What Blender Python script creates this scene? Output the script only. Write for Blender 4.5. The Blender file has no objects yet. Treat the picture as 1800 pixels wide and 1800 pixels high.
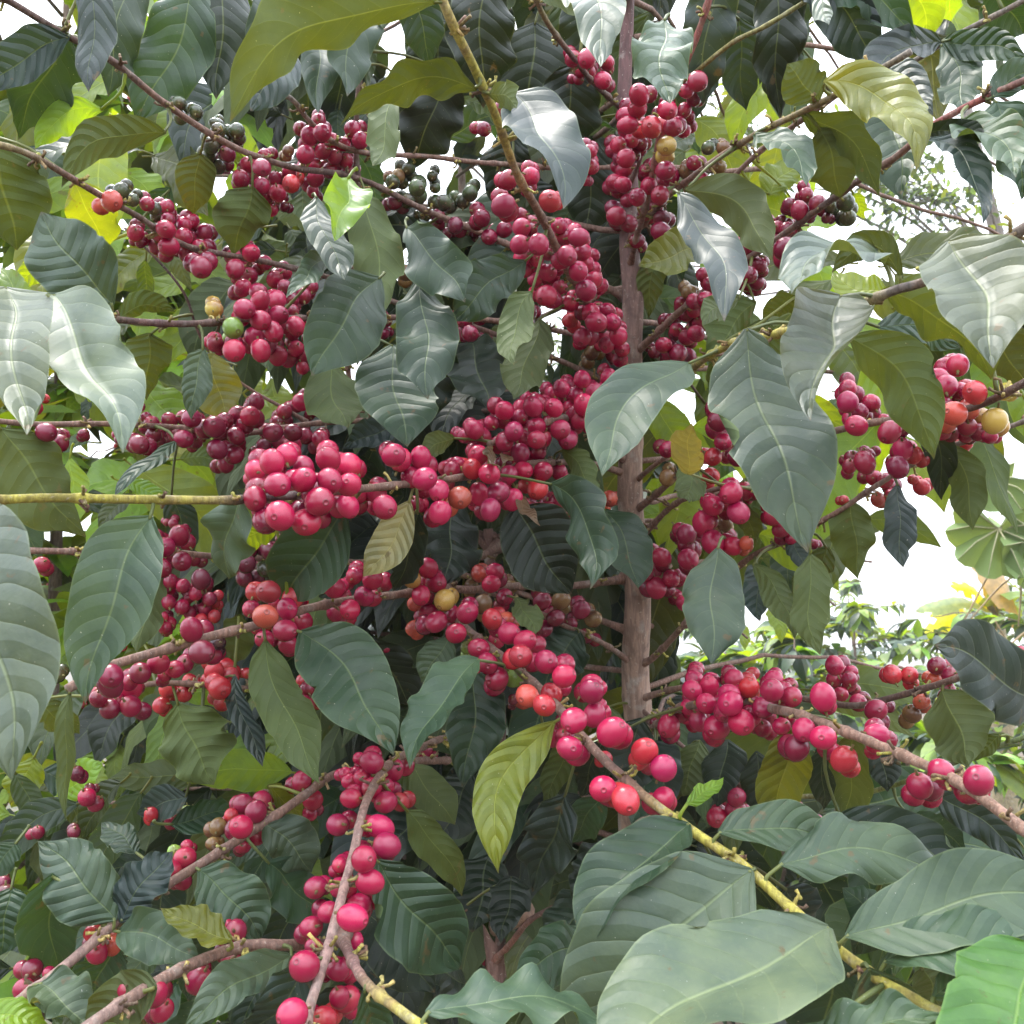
import bpy, math, random
import numpy as np
from mathutils import Vector, Matrix, noise

R = math.radians
rng = random.Random(11)
scene = bpy.context.scene
C = scene.collection

# ------------------------------------------------------------------ camera, light, exposure
F = 1729.0                       # focal length in photo pixels (1800 px frame)
CAM = Vector((0, 0, 1.40)); PITCH = R(8)
FW = Vector((0, math.cos(PITCH), math.sin(PITCH)))
UP = Vector((0, -math.sin(PITCH), math.cos(PITCH)))
RT = Vector((1, 0, 0))
cam = bpy.data.objects.new('camera', bpy.data.cameras.new('camera')); C.objects.link(cam)
cam.location = CAM; cam.rotation_euler = (R(90) + PITCH, 0, 0)
cam.data.sensor_width = 36; cam.data.lens = 36 * F / 1800
cam.data.dof.use_dof = True; cam.data.dof.focus_distance = .68; cam.data.dof.aperture_fstop = 26
cam.data.clip_start = 0.02; cam.data.clip_end = 2000
scene.camera = cam

SUN_EL, SUN_AZ = R(66), R(322)    # veiled sun high above, beyond the tree to the left
world = bpy.data.worlds.new('World'); scene.world = world; world.use_nodes = True
wn = world.node_tree; wn.nodes.clear()
sky = wn.nodes.new('ShaderNodeTexSky'); sky.sky_type = 'NISHITA'; sky.sun_disc = False
sky.sun_elevation = SUN_EL; sky.sun_rotation = SUN_AZ
hs = wn.nodes.new('ShaderNodeHueSaturation'); hs.inputs['Saturation'].default_value = 0.45
mx = wn.nodes.new('ShaderNodeMix'); mx.data_type = 'RGBA'; mx.inputs[0].default_value = 0.72
wt = wn.nodes.new('ShaderNodeTexCoord'); wsx = wn.nodes.new('ShaderNodeSeparateXYZ'); wn.links.new(wt.outputs['Generated'], wsx.inputs[0])
wr = wn.nodes.new('ShaderNodeValToRGB'); wn.links.new(wsx.outputs[2], wr.inputs[0])      # overcast dome: three times brighter overhead than at the horizon
wr.color_ramp.elements[0].color = (7.6, 7.9, 8.4, 1); wr.color_ramp.elements[1].color = (22, 23.2, 25.5, 1)
wn.links.new(wr.outputs[0], mx.inputs[7])
bg = wn.nodes.new('ShaderNodeBackground'); bg.inputs['Strength'].default_value = 0.12
wo = wn.nodes.new('ShaderNodeOutputWorld')
wn.links.new(sky.outputs[0], hs.inputs['Color']); wn.links.new(hs.outputs[0], mx.inputs[6])
wn.links.new(mx.outputs[2], bg.inputs['Color']); wn.links.new(bg.outputs[0], wo.inputs[0])
sun = bpy.data.objects.new('sun', bpy.data.lights.new('sun', 'SUN')); C.objects.link(sun)
sun.data.energy = 1.5; sun.data.angle = R(12); sun.data.color = (1, .95, .86)
sd = Vector((math.sin(SUN_AZ) * math.cos(SUN_EL), math.cos(SUN_AZ) * math.cos(SUN_EL), math.sin(SUN_EL)))
sun.rotation_euler = sd.to_track_quat('Z', 'Y').to_euler()
vs = scene.view_settings; scene.display_settings.display_device = 'sRGB'
vs.view_transform = 'Standard'; vs.look = 'None'; vs.gamma = 1; vs.use_curve_mapping = False
vs.exposure = 1.35
scene.cycles.max_bounces = 8; scene.cycles.transmission_bounces = 6; scene.cycles.diffuse_bounces = 4

# ------------------------------------------------------------------ helpers
def P(x, y, D):
    return CAM + D * (FW + RT * ((x - 900) / F) + UP * ((900 - y) / F))
def to_px(p):
    v = p - CAM; D = v.dot(FW)
    return 900 + F * v.x / D, 900 - F * v.dot(UP) / D, D
def tag(o, label=None, cat=None, group=None, kind=None):
    if label: o['label'] = label
    if cat: o['category'] = cat
    if group: o['group'] = group
    if kind: o['kind'] = kind
    return o
WL = {}
def link(name, data, parent=None, loc=Vector((0, 0, 0)), rot=None, scale=None):
    o = bpy.data.objects.new(name, data); C.objects.link(o)
    loc = Vector(loc); WL[o.name] = loc
    if parent is not None:
        o.parent = parent; o.location = loc - WL[parent.name]
    else: o.location = loc
    if rot is not None: o.rotation_mode = 'QUATERNION'; o.rotation_quaternion = rot
    if scale is not None: o.scale = scale
    return o
class MB:
    def __init__(s): s.v = []; s.f = []; s.uv = []; s.c = []; s.m = []
    def add(s, vs_, fs, uvs=None, cols=None, mat=0):
        b = len(s.v); s.v.extend(vs_)
        s.uv.extend(uvs if uvs else [(0.5, 0.5)] * len(vs_))
        s.c.extend(cols if cols else [(1, 1, 1)] * len(vs_))
        for f in fs: s.f.append(tuple(i + b for i in f)); s.m.append(mat)
    def mesh(s, name, mats, org=Vector((0, 0, 0)), smooth=True):
        me = bpy.data.meshes.new(name)
        ox, oy, oz = org
        me.from_pydata([(v[0] - ox, v[1] - oy, v[2] - oz) for v in s.v], [], s.f)
        for m in (mats if isinstance(mats, (list, tuple)) else [mats]): me.materials.append(m)
        n = len(me.loops); li = np.empty(n, dtype=np.int32); me.loops.foreach_get('vertex_index', li)
        uvl = me.uv_layers.new(name='UVMap'); uvl.data.foreach_set('uv', np.array(s.uv, dtype=np.float32)[li].ravel())
        ca = me.color_attributes.new('Col', 'FLOAT_COLOR', 'POINT')
        cc = np.ones((len(s.v), 4), dtype=np.float32); cc[:, :3] = np.array(s.c, dtype=np.float32); ca.data.foreach_set('color', cc.ravel())
        me.polygons.foreach_set('material_index', s.m)
        me.polygons.foreach_set('use_smooth', [smooth] * len(me.polygons))
        me.update(); return me
def spline(pts, n):
    """Catmull-Rom through tuples; returns n+1 samples"""
    a = np.array(pts, dtype=float); a = np.vstack([2 * a[0] - a[1], a, 2 * a[-1] - a[-2]])
    k = len(pts) - 1; out = []
    for i in range(n + 1):
        u = i / n * k; j = min(int(u), k - 1); t = u - j
        p0, p1, p2, p3 = a[j:j + 4]
        out.append(.5 * ((2 * p1) + (-p0 + p2) * t + (2 * p0 - 5 * p1 + 4 * p2 - p3) * t * t + (-p0 + 3 * p1 - 3 * p2 + p3) * t ** 3))
    return out
def tube(mb, pts, rads, cols=None, seg=8, mat=0, cap=True, uvfix=None):
    n = len(pts); vs_ = []; uvs = []; cl = []; L = 0
    prev = None
    for i, p in enumerate(pts):
        t = (pts[min(i + 1, n - 1)] - pts[max(i - 1, 0)]).normalized()
        if prev is None:
            a = Vector((0, 0, 1)) if abs(t.z) < .9 else Vector((1, 0, 0)); s = t.cross(a).normalized()
        else: s = (prev - t * prev.dot(t)).normalized()
        prev = s; q = t.cross(s)
        if i: L += (pts[i] - pts[i - 1]).length
        for k in range(seg):
            an = 2 * math.pi * k / seg
            vs_.append(p + (s * math.cos(an) + q * math.sin(an)) * rads[i])
            uvs.append(uvfix if uvfix else (k / seg, L)); cl.append(cols[i] if cols else (1, 1, 1))
    fs = [(i * seg + k, i * seg + (k + 1) % seg, (i + 1) * seg + (k + 1) % seg, (i + 1) * seg + k) for i in range(n - 1) for k in range(seg)]
    if cap: fs += [tuple(reversed(range(seg))), tuple((n - 1) * seg + k for k in range(seg))]
    mb.add(vs_, fs, uvs, cl, mat)

# ------------------------------------------------------------------ materials
def newmat(name):
    m = bpy.data.materials.new(name); m.use_nodes = True; nt = m.node_tree; nt.nodes.clear()
    out = nt.nodes.new('ShaderNodeOutputMaterial'); return m, nt, out
class NT:
    def __init__(s, nt): s.nt = nt
    def n(s, t, **kw):
        o = s.nt.nodes.new(t)
        for k, v in kw.items(): setattr(o, k, v)
        return o
    def set(s, sock, v):
        if isinstance(v, bpy.types.NodeSocket): s.nt.links.new(v, sock)
        else: sock.default_value = v
    def math(s, op, a, b=0.0, c=None, clamp=False):
        o = s.n('ShaderNodeMath', operation=op, use_clamp=clamp); s.set(o.inputs[0], a); s.set(o.inputs[1], b)
        if c is not None: s.set(o.inputs[2], c)
        return o.outputs[0]
    def mix(s, f, a, b, blend='MIX'):
        o = s.n('ShaderNodeMix', data_type='RGBA', blend_type=blend); s.set(o.inputs[0], f)
        s.set(o.inputs[6], a if isinstance(a, bpy.types.NodeSocket) else (*a, 1)); s.set(o.inputs[7], b if isinstance(b, bpy.types.NodeSocket) else (*b, 1))
        return o.outputs[2]
    def noise(s, vec, scale, detail=3, rough=.55):
        o = s.n('ShaderNodeTexNoise'); o.inputs['Scale'].default_value = scale; o.inputs['Detail'].default_value = detail
        o.inputs['Roughness'].default_value = rough
        if vec is not None: s.set(o.inputs['Vector'], vec)
        return o.outputs['Fac']
    def step(s, v, a, b, smooth=True):
        o = s.n('ShaderNodeMapRange'); o.interpolation_type = 'SMOOTHSTEP'
        s.set(o.inputs[0], v); s.set(o.inputs[1], a); s.set(o.inputs[2], b); return o.outputs[0]

def leaf_material(name, veins=True, trans=0.17, rough=0.49):
    m, nt, out = newmat(name); N = NT(nt)
    col = N.n('ShaderNodeAttribute', attribute_name='Col').outputs['Color']
    geo = N.n('ShaderNodeNewGeometry'); back = geo.outputs['Backfacing']
    uv = N.n('ShaderNodeUVMap').outputs[0]; sx = N.n('ShaderNodeSeparateXYZ'); N.set(sx.inputs[0], uv)
    tc = N.n('ShaderNodeTexCoord').outputs['Object']
    u = N.math('ABSOLUTE', N.math('MULTIPLY_ADD', sx.outputs[0], 2.0, -1.0)); v = sx.outputs[1]
    big = N.noise(tc, 28, 4); fine = N.noise(tc, 260, 3)
    c = N.mix(N.step(big, .3, .72), N.mix(1.0, col, (.72, .78, .80), 'MULTIPLY'), N.mix(1.0, col, (1.28, 1.2, 1.0), 'MULTIPLY'))
    c = N.mix(N.math('MULTIPLY', N.step(fine, .45, .75), .18), c, N.mix(1.0, col, (1.7, 1.5, 1.2), 'MULTIPLY'))
    bumpn = None
    if veins:
        mid = N.math('SUBTRACT', 1.0, N.step(u, .008, .036))
        wob = N.math('MULTIPLY', N.noise(tc, 40, 1), .5)
        ph = N.math('ADD', N.math('SUBTRACT', N.math('MULTIPLY', v, 8.5), N.math('MULTIPLY', N.math('POWER', u, 1.25), 1.55)), wob)
        fr = N.math('ABSOLUTE', N.math('SUBTRACT', N.math('FRACT', ph), .5))          # .5 at vein
        vein = N.math('MULTIPLY', N.step(fr, .455, .498), N.math('SUBTRACT', 1.0, N.step(u, .72, 1.0)))
        lighter = N.mix(.5, N.mix(1.0, col, (2.6, 2.3, 1.9), 'MULTIPLY'), (.16, .20, .085))
        c = N.mix(N.math('MULTIPLY', vein, .20), c, lighter); c = N.mix(N.math('MULTIPLY', mid, .68), c, lighter)
        edge = N.step(u, .945, .99); c = N.mix(N.math('MULTIPLY', edge, .42), c, lighter)
        quilt = N.math('POWER', N.math('SUBTRACT', 1.0, N.math('MULTIPLY', fr, 2.0)), .6)
        h = N.math('ADD', N.math('MULTIPLY', quilt, .8), N.math('MULTIPLY', N.step(u, .0, .045), .30))
        h = N.math('ADD', h, N.math('MULTIPLY', N.noise(tc, 120, 3), .35))
        b = N.n('ShaderNodeBump'); b.inputs['Strength'].default_value = .62; b.inputs['Distance'].default_value = .0024
        N.set(b.inputs['Height'], N.math('MULTIPLY', h, N.math('MULTIPLY_ADD', N.n('ShaderNodeObjectInfo').outputs['Random'], 1.1, .25))); bumpn = b.outputs[0]
    # blemishes: brown patches and pale dust specks
    spot = N.step(N.noise(tc, 85, 4), .66, .71); tipb = N.math('MULTIPLY', N.step(N.math('ADD', v, N.math('MULTIPLY', N.noise(tc, 50, 2), .12)), 1.02, 1.06), .8); spot = N.math('MAXIMUM', spot, tipb); c = N.mix(N.math('MULTIPLY', spot, .65), c, (.10, .065, .025))
    dust = N.step(N.noise(tc, 700, 1), .77, .80); c = N.mix(N.math('MULTIPLY', dust, .5), c, (.5, .5, .45))
    under = N.mix(.45, N.mix(1.0, c, (1.25, 1.35, .85), 'MULTIPLY'), (.115, .15, .055))
    cc = N.mix(N.math('MULTIPLY', back, .8), c, under)
    pr = N.n('ShaderNodeBsdfPrincipled'); N.set(pr.inputs['Base Color'], cc)
    rr = N.math('ADD', N.math('MULTIPLY', back, .28), N.math('MULTIPLY_ADD', big, .16, rough - .08)); N.set(pr.inputs['Roughness'], rr)
    pr.inputs['Specular IOR Level'].default_value = .46
    tr = N.n('ShaderNodeBsdfTranslucent'); N.set(tr.inputs[0], N.mix(1.0, N.mix(.35, c, col), (3.1, 2.3, .4), 'MULTIPLY'))
    if bumpn: N.set(pr.inputs['Normal'], bumpn); N.set(tr.inputs['Normal'], bumpn)
    ms = N.n('ShaderNodeMixShader'); ms.inputs[0].default_value = trans
    nt.links.new(pr.outputs[0], ms.inputs[1]); nt.links.new(tr.outputs[0], ms.inputs[2]); nt.links.new(ms.outputs[0], out.inputs[0])
    return m
def cherry_material(name, per_object):
    m, nt, out = newmat(name); N = NT(nt)
    if per_object:
        oi = N.n('ShaderNodeObjectInfo'); col = oi.outputs['Color']; rnd = oi.outputs['Random']
    else:
        col = N.n('ShaderNodeAttribute', attribute_name='Col').outputs['Color']; rnd = .5
    tc = N.n('ShaderNodeTexCoord').outputs['Object']
    uv = N.n('ShaderNodeUVMap').outputs[0]; sx = N.n('ShaderNodeSeparateXYZ'); N.set(sx.inputs[0], uv); v = sx.outputs[1]
    mp = N.n('ShaderNodeVectorMath', operation='ADD'); N.set(mp.inputs[0], tc)
    cb = N.n('ShaderNodeCombineXYZ'); N.set(cb.inputs[0], rnd); N.set(cb.inputs[1], rnd); N.set(mp.inputs[1], cb.outputs[0])
    big = N.noise(mp.outputs[0], 90, 2); fine = N.noise(mp.outputs[0], 900, 2)
    c = N.mix(N.step(big, .35, .7), N.mix(1.0, col, (.72, .6, .75), 'MULTIPLY'), N.mix(1.0, col, (1.3, 1.5, 1.2), 'MULTIPLY'))
    c = N.mix(N.math('MULTIPLY', N.step(fine, .55, .75), .22), c, N.mix(.5, col, (.75, .35, .3)))
    c = N.mix(N.math('MULTIPLY', N.step(v, .30, .02), .28), c, N.mix(.5, col, (.42, .20, .05)))     # paler towards the stalk
    scar = N.step(N.noise(mp.outputs[0], 260, 3), .64, .70); c = N.mix(N.math('MULTIPLY', scar, .45), c, (.10, .03, .03))
    pale = N.step(N.noise(mp.outputs[0], 520, 1), .74, .78); c = N.mix(N.math('MULTIPLY', pale, .35), c, (.55, .30, .28))
    ring = N.math('MULTIPLY', N.step(v, .925, .935), N.math('SUBTRACT', 1.0, N.step(v, .955, .965)))
    c = N.mix(N.math('MULTIPLY', ring, .55), c, (.09, .03, .03)); c = N.mix(N.math('MULTIPLY', N.step(v, .97, .99), .6), c, (.12, .06, .04))
    pr = N.n('ShaderNodeBsdfPrincipled'); N.set(pr.inputs['Base Color'], c)
    N.set(pr.inputs['Roughness'], N.math('MULTIPLY_ADD', big, .2, .12)); pr.inputs['Specular IOR Level'].default_value = .6
    pr.inputs['Subsurface Weight'].default_value = .0
    b = N.n('ShaderNodeBump'); b.inputs['Strength'].default_value = .12; b.inputs['Distance'].default_value = .0006
    N.set(b.inputs['Height'], N.math('ADD', big, N.math('MULTIPLY', fine, .3))); N.set(pr.inputs['Normal'], b.outputs[0])
    nt.links.new(pr.outputs[0], out.inputs[0]); return m
def bark_material(name, scale=1.0, lichen=.5):
    m, nt, out = newmat(name); N = NT(nt)
    col = N.n('ShaderNodeAttribute', attribute_name='Col').outputs['Color']
    tc = N.n('ShaderNodeTexCoord').outputs['Object']
    mp = N.n('ShaderNodeMapping'); mp.inputs['Scale'].default_value = (1, 1, .16); N.set(mp.inputs[0], tc)
    st = N.noise(mp.outputs[0], 260 * scale, 4); bl = N.noise(tc, 45 * scale, 4); sp = N.noise(tc, 330 * scale, 3)
    c = N.mix(N.step(st, .35, .68), N.mix(1.0, col, (.68, .64, .62), 'MULTIPLY'), N.mix(1.0, col, (1.25, 1.2, 1.15), 'MULTIPLY'))
    c = N.mix(N.math('MULTIPLY', N.step(bl, .55, .68), lichen), c, (.36, .34, .30))
    c = N.mix(N.math('MULTIPLY', N.step(sp, .62, .7), .45), c, (.45, .40, .33))
    c = N.mix(N.math('MULTIPLY', N.step(N.noise(tc, 70 * scale, 3), .6, .72), .45), c, N.mix(1.0, col, (.35, .3, .3), 'MULTIPLY'))
    pr = N.n('ShaderNodeBsdfPrincipled'); N.set(pr.inputs['Base Color'], c); pr.inputs['Roughness'].default_value = .75
    b = N.n('ShaderNodeBump'); b.inputs['Strength'].default_value = .7; b.inputs['Distance'].default_value = .0018
    N.set(b.inputs['Height'], N.math('ADD', st, N.math('MULTIPLY', bl, .8))); N.set(pr.inputs['Normal'], b.outputs[0])
    nt.links.new(pr.outputs[0], out.inputs[0]); return m
M_leaf = leaf_material('coffee_leaf'); M_far = leaf_material('far_leaf', veins=False, trans=.32, rough=.42)
M_under = leaf_material('thin_leaf', trans=.21, rough=.45)
M_young = leaf_material('backlit_leaf', trans=.45, rough=.4)
M_cherry = cherry_material('cherry_skin', True); M_cherry_mass = cherry_material('cherry_skin_mass', False)
M_bark = bark_material('bark'); M_twig = bark_material('twig_bark', 1.6, .25); M_stalk = bark_material('stalk', 3, 0)

# ------------------------------------------------------------------ colours (linear)
LC = dict(T=(.018, .044, .022), S=(.070, .100, .070), P=(.040, .074, .042), U=(.042, .064, .014), Y=(.115, .140, .012), B=(.125, .21, .018), L=(.075, .19, .045),  # P and S have sky sheen painted in; B is young green plus backlight
          D=(.007, .017, .008), V=(.016, .033, .030), N=(.15, .27, .03), K=(.10, .06, .035), W=(.22, .22, .12))  # D has inner canopy shade painted in; N has backlight painted in
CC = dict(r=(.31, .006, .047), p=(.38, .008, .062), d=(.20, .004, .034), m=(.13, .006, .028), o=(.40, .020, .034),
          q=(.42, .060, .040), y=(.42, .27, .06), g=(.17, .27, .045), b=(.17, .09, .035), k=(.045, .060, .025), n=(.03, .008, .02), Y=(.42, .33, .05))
def jit(c, a=.15):
    k = 1 + rng.uniform(-a, a); return tuple(max(0, x * k * (1 + rng.uniform(-a, a) * .5)) for x in c)

# ------------------------------------------------------------------ leaf builder
_T = [0, .05, .12, .2, .3, .42, .55, .67, .77, .85, .91, .96, 1]
_W = [.05, .30, .60, .82, .96, 1, .98, .88, .69, .45, .25, .10, .0]
_x = np.linspace(0, 1, 121); _y = np.interp(_x, _T, _W); _y[1:-1] = np.convolve(np.pad(_y, 5, mode='reflect', reflect_type='odd'), np.hanning(13)[1:-1] / np.hanning(13).sum(), 'valid')[1:-1]; _y = np.clip(_y, 0, 1)
TS = [0, .03, .07, .12, .18, .25, .33, .41, .49, .57, .65, .72, .79, .85, .9, .95, 1]
US = [-1, -.7, -.38, 0, .38, .7, 1]
def leaf_add(mb, B, M1, T, wid, nrm0, roll=0, roll2=None, fold=14, curl=-.12, wave=.05, col=(.05, .1, .05), flip=False, seed=0, nib=.03, big=False):
    TSl = [(i / 34) for i in range(35)] if big else TS; USl = [-1, -.85, -.62, -.38, -.15, 0, .15, .38, .62, .85, 1] if big else US
    """B,T base and tip, M1 bezier control, wid full width in metres (function of nothing), nrm0 direction the face looks to"""
    r_ = random.Random(seed); ph1, ph2 = r_.uniform(0, 6), r_.uniform(0, 6); k1 = r_.uniform(9, 15)
    if roll2 is None: roll2 = roll
    vs_ = []; uvs = []; shift = r_.uniform(-.09, .07); Lb = (T - B).length; asy = r_.uniform(-.10, .10)
    for i, t in enumerate(TSl):
        p = (1 - t) ** 2 * B + 2 * t * (1 - t) * M1 + t * t * T
        tan = (2 * (1 - t) * (M1 - B) + 2 * t * (T - M1)).normalized()
        s = tan.cross(nrm0).normalized(); n = s.cross(tan).normalized(); p = p + s * (.028 * Lb * math.sin(2 * math.pi * t + ph1) * math.sin(math.pi * t)) + n * (.03 * Lb * math.sin(2 * math.pi * t + ph2) * math.sin(math.pi * t))
        a = R(roll + (roll2 - roll) * t); s2 = s * math.cos(a) + n * math.sin(a); n2 = n * math.cos(a) - s * math.sin(a)
        if flip: n2 = -n2
        hw = np.interp(min(1, max(0, t + shift * math.sin(math.pi * t))), _x, _y) * wid * .5
        for u in USl:
            e = 1 + (nib * noise.noise(Vector((t * 9 + seed * 3.1, u * 2, seed))) * 2 if abs(u) > .9 else 0)
            if abs(u) > .9 and noise.noise(Vector((t * 6 + seed * 1.7, u, 3.3 + seed))) > .40: e *= 1 - 1.2 * (noise.noise(Vector((t * 6 + seed * 1.7, u, 3.3 + seed))) - .40)
            au = abs(u); fo = math.sin(R(fold)) * au; cs = math.cos(R(fold * au))
            hw_ = hw * (1 + asy * u); off = hw * (fo + curl * au * au) + hw * wave * au * au * math.sin(k1 * t * 1.6 + (ph1 if u < 0 else ph2)) * 2.2
            off += .010 * hw * math.cos(math.pi * 2 * (8.5 * t - 1.55 * au ** 1.25)) * (1 - au * .5) * (au > .1)
            vs_.append(p + s2 * (u * hw_ * cs * e) + n2 * off); uvs.append(((u + 1) / 2, t))
    nu = len(USl); fs = []
    for i in range(len(TSl) - 1):
        for j in range(nu - 1):
            q = (i * nu + j, i * nu + j + 1, (i + 1) * nu + j + 1, (i + 1) * nu + j)
            fs.append(tuple(reversed(q)) if flip else q)
    mb.add(vs_, fs, uvs, [col] * len(vs_))
def petiole(mb, B, tan, A, col, r=.0011):
    """short stalk from the blade base to branch point A"""
    d = A - B; L = d.length
    if L > .085: A = B + (d.normalized() * .5 - tan).normalized() * .014
    mid = B.lerp(A, .5) - tan * min(.004, (A - B).length * .25)
    pts = [Vector(p) for p in spline([tuple(B + tan * .002), tuple(mid), tuple(A)], 6)]
    c = tuple(.55 * a + .45 * b for a, b in zip(col, (.22, .24, .06)))
    tube(mb, pts, [r * .9] * 3 + [r] * 2 + [r * 1.3] * 2, [c] * 7, 5, uvfix=(.62, .3))

# ------------------------------------------------------------------ ground
def ground():
    m, nt, out = newmat('soil_litter'); N = NT(nt); tc = N.n('ShaderNodeTexCoord').outputs['Object']
    a = N.noise(tc, 2.2, 6); b = N.noise(tc, 24, 5); v = N.n('ShaderNodeTexVoronoi'); v.inputs['Scale'].default_value = 16; N.set(v.inputs['Vector'], tc)
    sv = N.n('ShaderNodeSeparateColor'); N.set(sv.inputs[0], v.outputs['Color'])
    c = N.mix(N.step(a, .4, .62), (.075, .045, .03), (.035, .055, .018)); c = N.mix(N.math('MULTIPLY', N.step(b, .45, .7), .6), c, (.12, .075, .05))
    c = N.mix(N.math('MULTIPLY', N.step(sv.outputs[0], .5, .8), .5), c, (.15, .10, .06))
    pr = N.n('ShaderNodeBsdfPrincipled'); N.set(pr.inputs['Base Color'], c); pr.inputs['Roughness'].default_value = .9
    bp = N.n('ShaderNodeBump'); bp.inputs['Strength'].default_value = .8; bp.inputs['Distance'].default_value = .03
    N.set(bp.inputs['Height'], N.math('ADD', b, v.outputs['Distance'])); N.set(pr.inputs['Normal'], bp.outputs[0])
    nt.links.new(pr.outputs[0], out.inputs[0])
    mb = MB(); xs = [-120, -80, -40, -30, -20] + [x * 1.2 for x in range(-12, 13)] + [20, 30, 40, 80, 120]
    ys = [-40, -20, -8, -4] + [y * 1.0 for y in range(-3, 24)] + [30, 45, 60, 80, 120, 160]
    vs_ = []
    for y in ys:
        for x in xs:
            z = .10 * noise.noise(Vector((x * .5, y * .5, 0))) + .05 * noise.noise(Vector((x * 1.7, y * 1.7, 4)))
            vs_.append((x, y, z - .06))
    w = len(xs); fs = [(j * w + i, j * w + i + 1, (j + 1) * w + i + 1, (j + 1) * w + i) for j in range(len(ys) - 1) for i in range(w - 1)]
    mb.add(vs_, fs); tag(link('ground', mb.mesh('ground', m)), kind='structure')
    # litter of dead coffee leaves between the bushes
    lb = MB()
    for k in range(1800):
        x = rng.uniform(-4, 6); y = rng.uniform(1.2, 11); p = Vector((x, y, .02 + rng.uniform(0, .05))); an = rng.uniform(0, 6.28)
        d = Vector((math.cos(an), math.sin(an), rng.uniform(-.2, .3))) * rng.uniform(.08, .15)
        simple_leaf(lb, p, p + d, rng.uniform(.03, .055), Vector((rng.uniform(-.5, .5), rng.uniform(-.5, .5), 1)), jit(rng.choice([(.13, .07, .04), (.17, .11, .07), (.08, .05, .03), (.07, .08, .03)]), .3))
    o = link('leaf_litter', lb.mesh('leaf_litter', M_far)); tag(o, 'brown fallen leaves scattered over the soil between the bushes', 'leaf litter', kind='stuff')
def simple_leaf(mb, B, T, w, nrm, col, sag=0.0):
    tan = (T - B); L = tan.length; tan = tan / L; s = tan.cross(nrm)
    if s.length < 1e-3: s = tan.cross(Vector((.3, .5, .8)))
    s.normalize(); n = s.cross(tan)
    vs_ = []; uvs = []
    for t, ww in ((0, .06), (.25, .8), (.5, 1), (.76, .66), (1, .02)):
        p = B + tan * (L * t) + Vector((0, 0, -1)) * (sag * L * t * t) + n * (.10 * L * math.sin(math.pi * t))
        for u in (-1, 0, 1):
            vs_.append(p + s * (u * ww * w * .5) + n * (abs(u) * ww * w * .10)); uvs.append(((u + 1) / 2, t))
    fs = [(i * 3 + j, i * 3 + j + 1, i * 3 + j + 4, i * 3 + j + 3) for i in range(4) for j in range(2)]
    mb.add(vs_, fs, uvs, [col] * len(vs_))
ground()

# ------------------------------------------------------------------ the coffee tree in front: trunk and branches
base = P(1116, 1300, .95); base = Vector((base.x, base.y, 0))
tree = link('coffee_tree', None, loc=base)
tag(tree, 'coffee tree heavy with red cherries, its brown trunk bare in the middle', 'coffee tree', 'coffee trees of the plantation')
BR, GN, YE, RD, DK, GY = (.19, .115, .09), (.17, .21, .05), (.34, .31, .055), (.22, .07, .06), (.10, .06, .05), (.16, .14, .12)
def wobble(pts, amp, seed):
    return [p + Vector((noise.noise(p * 14 + Vector((seed, 0, 0))), noise.noise(p * 14 + Vector((0, seed, 0))), noise.noise(p * 14 + Vector((0, 0, seed))))) * amp for p in pts]
def make_trunk(px, radii, cols, name='trunk', foot=None, seed=1, seg=14):
    pts = [tuple(P(*q)) for q in px]
    if foot is not None:
        last = Vector(pts[-1]); pts += [tuple(last.lerp(foot, .5)), tuple(foot)]; radii = radii + [radii[-1] * 1.1, radii[-1] * 1.5]; cols = cols + [cols[-1]] * 2
    n = 9 * (len(pts) - 1); arr = spline([p + (r,) + c for p, r, c in zip(pts, radii, cols)], n)
    P3 = wobble([Vector(a[:3]) for a in arr], .006, seed)
    rr = [a[3] * (1 + .22 * max(0, noise.noise(Vector((i * .45, seed, 0)))) ) for i, a in enumerate(arr)]
    mb = MB(); tube(mb, P3, rr, [tuple(a[4:7]) for a in arr], seg)
    o = link(name, mb.mesh(name, M_bark, base), tree, base); return o, P3
TK = (.26, .18, .14)
trunk, TP = make_trunk([(1102, -330, .98), (1104, -80, .97), (1100, 120, .96), (1102, 330, .95), (1108, 560, .95), (1104, 760, .95), (1108, 900, .95), (1116, 1060, .95), (1118, 1200, .95), (1122, 1320, .95), (1118, 1600, .95)],
    [.004, .0055, .0068, .0085, .0105, .0115, .0122, .0125, .0135, .0145, .016], [(.11, .055, .055)] * 4 + [(.20, .13, .11)] + [TK] * 6, foot=base + Vector((0, 0, -.05)))
foot2 = P(870, 1600, .98); foot2 = Vector((foot2.x, foot2.y, -.05))
make_trunk([(862, 930, 1.0), (868, 1100, 1.0), (872, 1300, 1.0), (868, 1480, .99), (872, 1620, .98)], [.005, .007, .0085, .010, .011], [(.17, .10, .085)] * 5, 'stem', foot2, 5, 10)
foot3 = P(715, 1500, 1.15); foot3 = Vector((foot3.x, foot3.y, -.05))
make_trunk([(740, 1180, 1.15), (722, 1340, 1.15), (714, 1500, 1.15)], [.009, .013, .016], [(.20, .12, .10)] * 3, 'stem', foot3, 9, 10)
# sawn stub at the foot of the second stem
mb = MB(); a0 = P(868, 1630, .97); a1 = P(905, 1612, .93); a2 = P(925, 1600, .91)
tube(mb, [a0, a1, a2], [.009, .010, .009], [(.30, .20, .15)] * 3, 10); link('sawn_stub', mb.mesh('sawn_stub', M_bark, a0), tree, a0)

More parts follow.
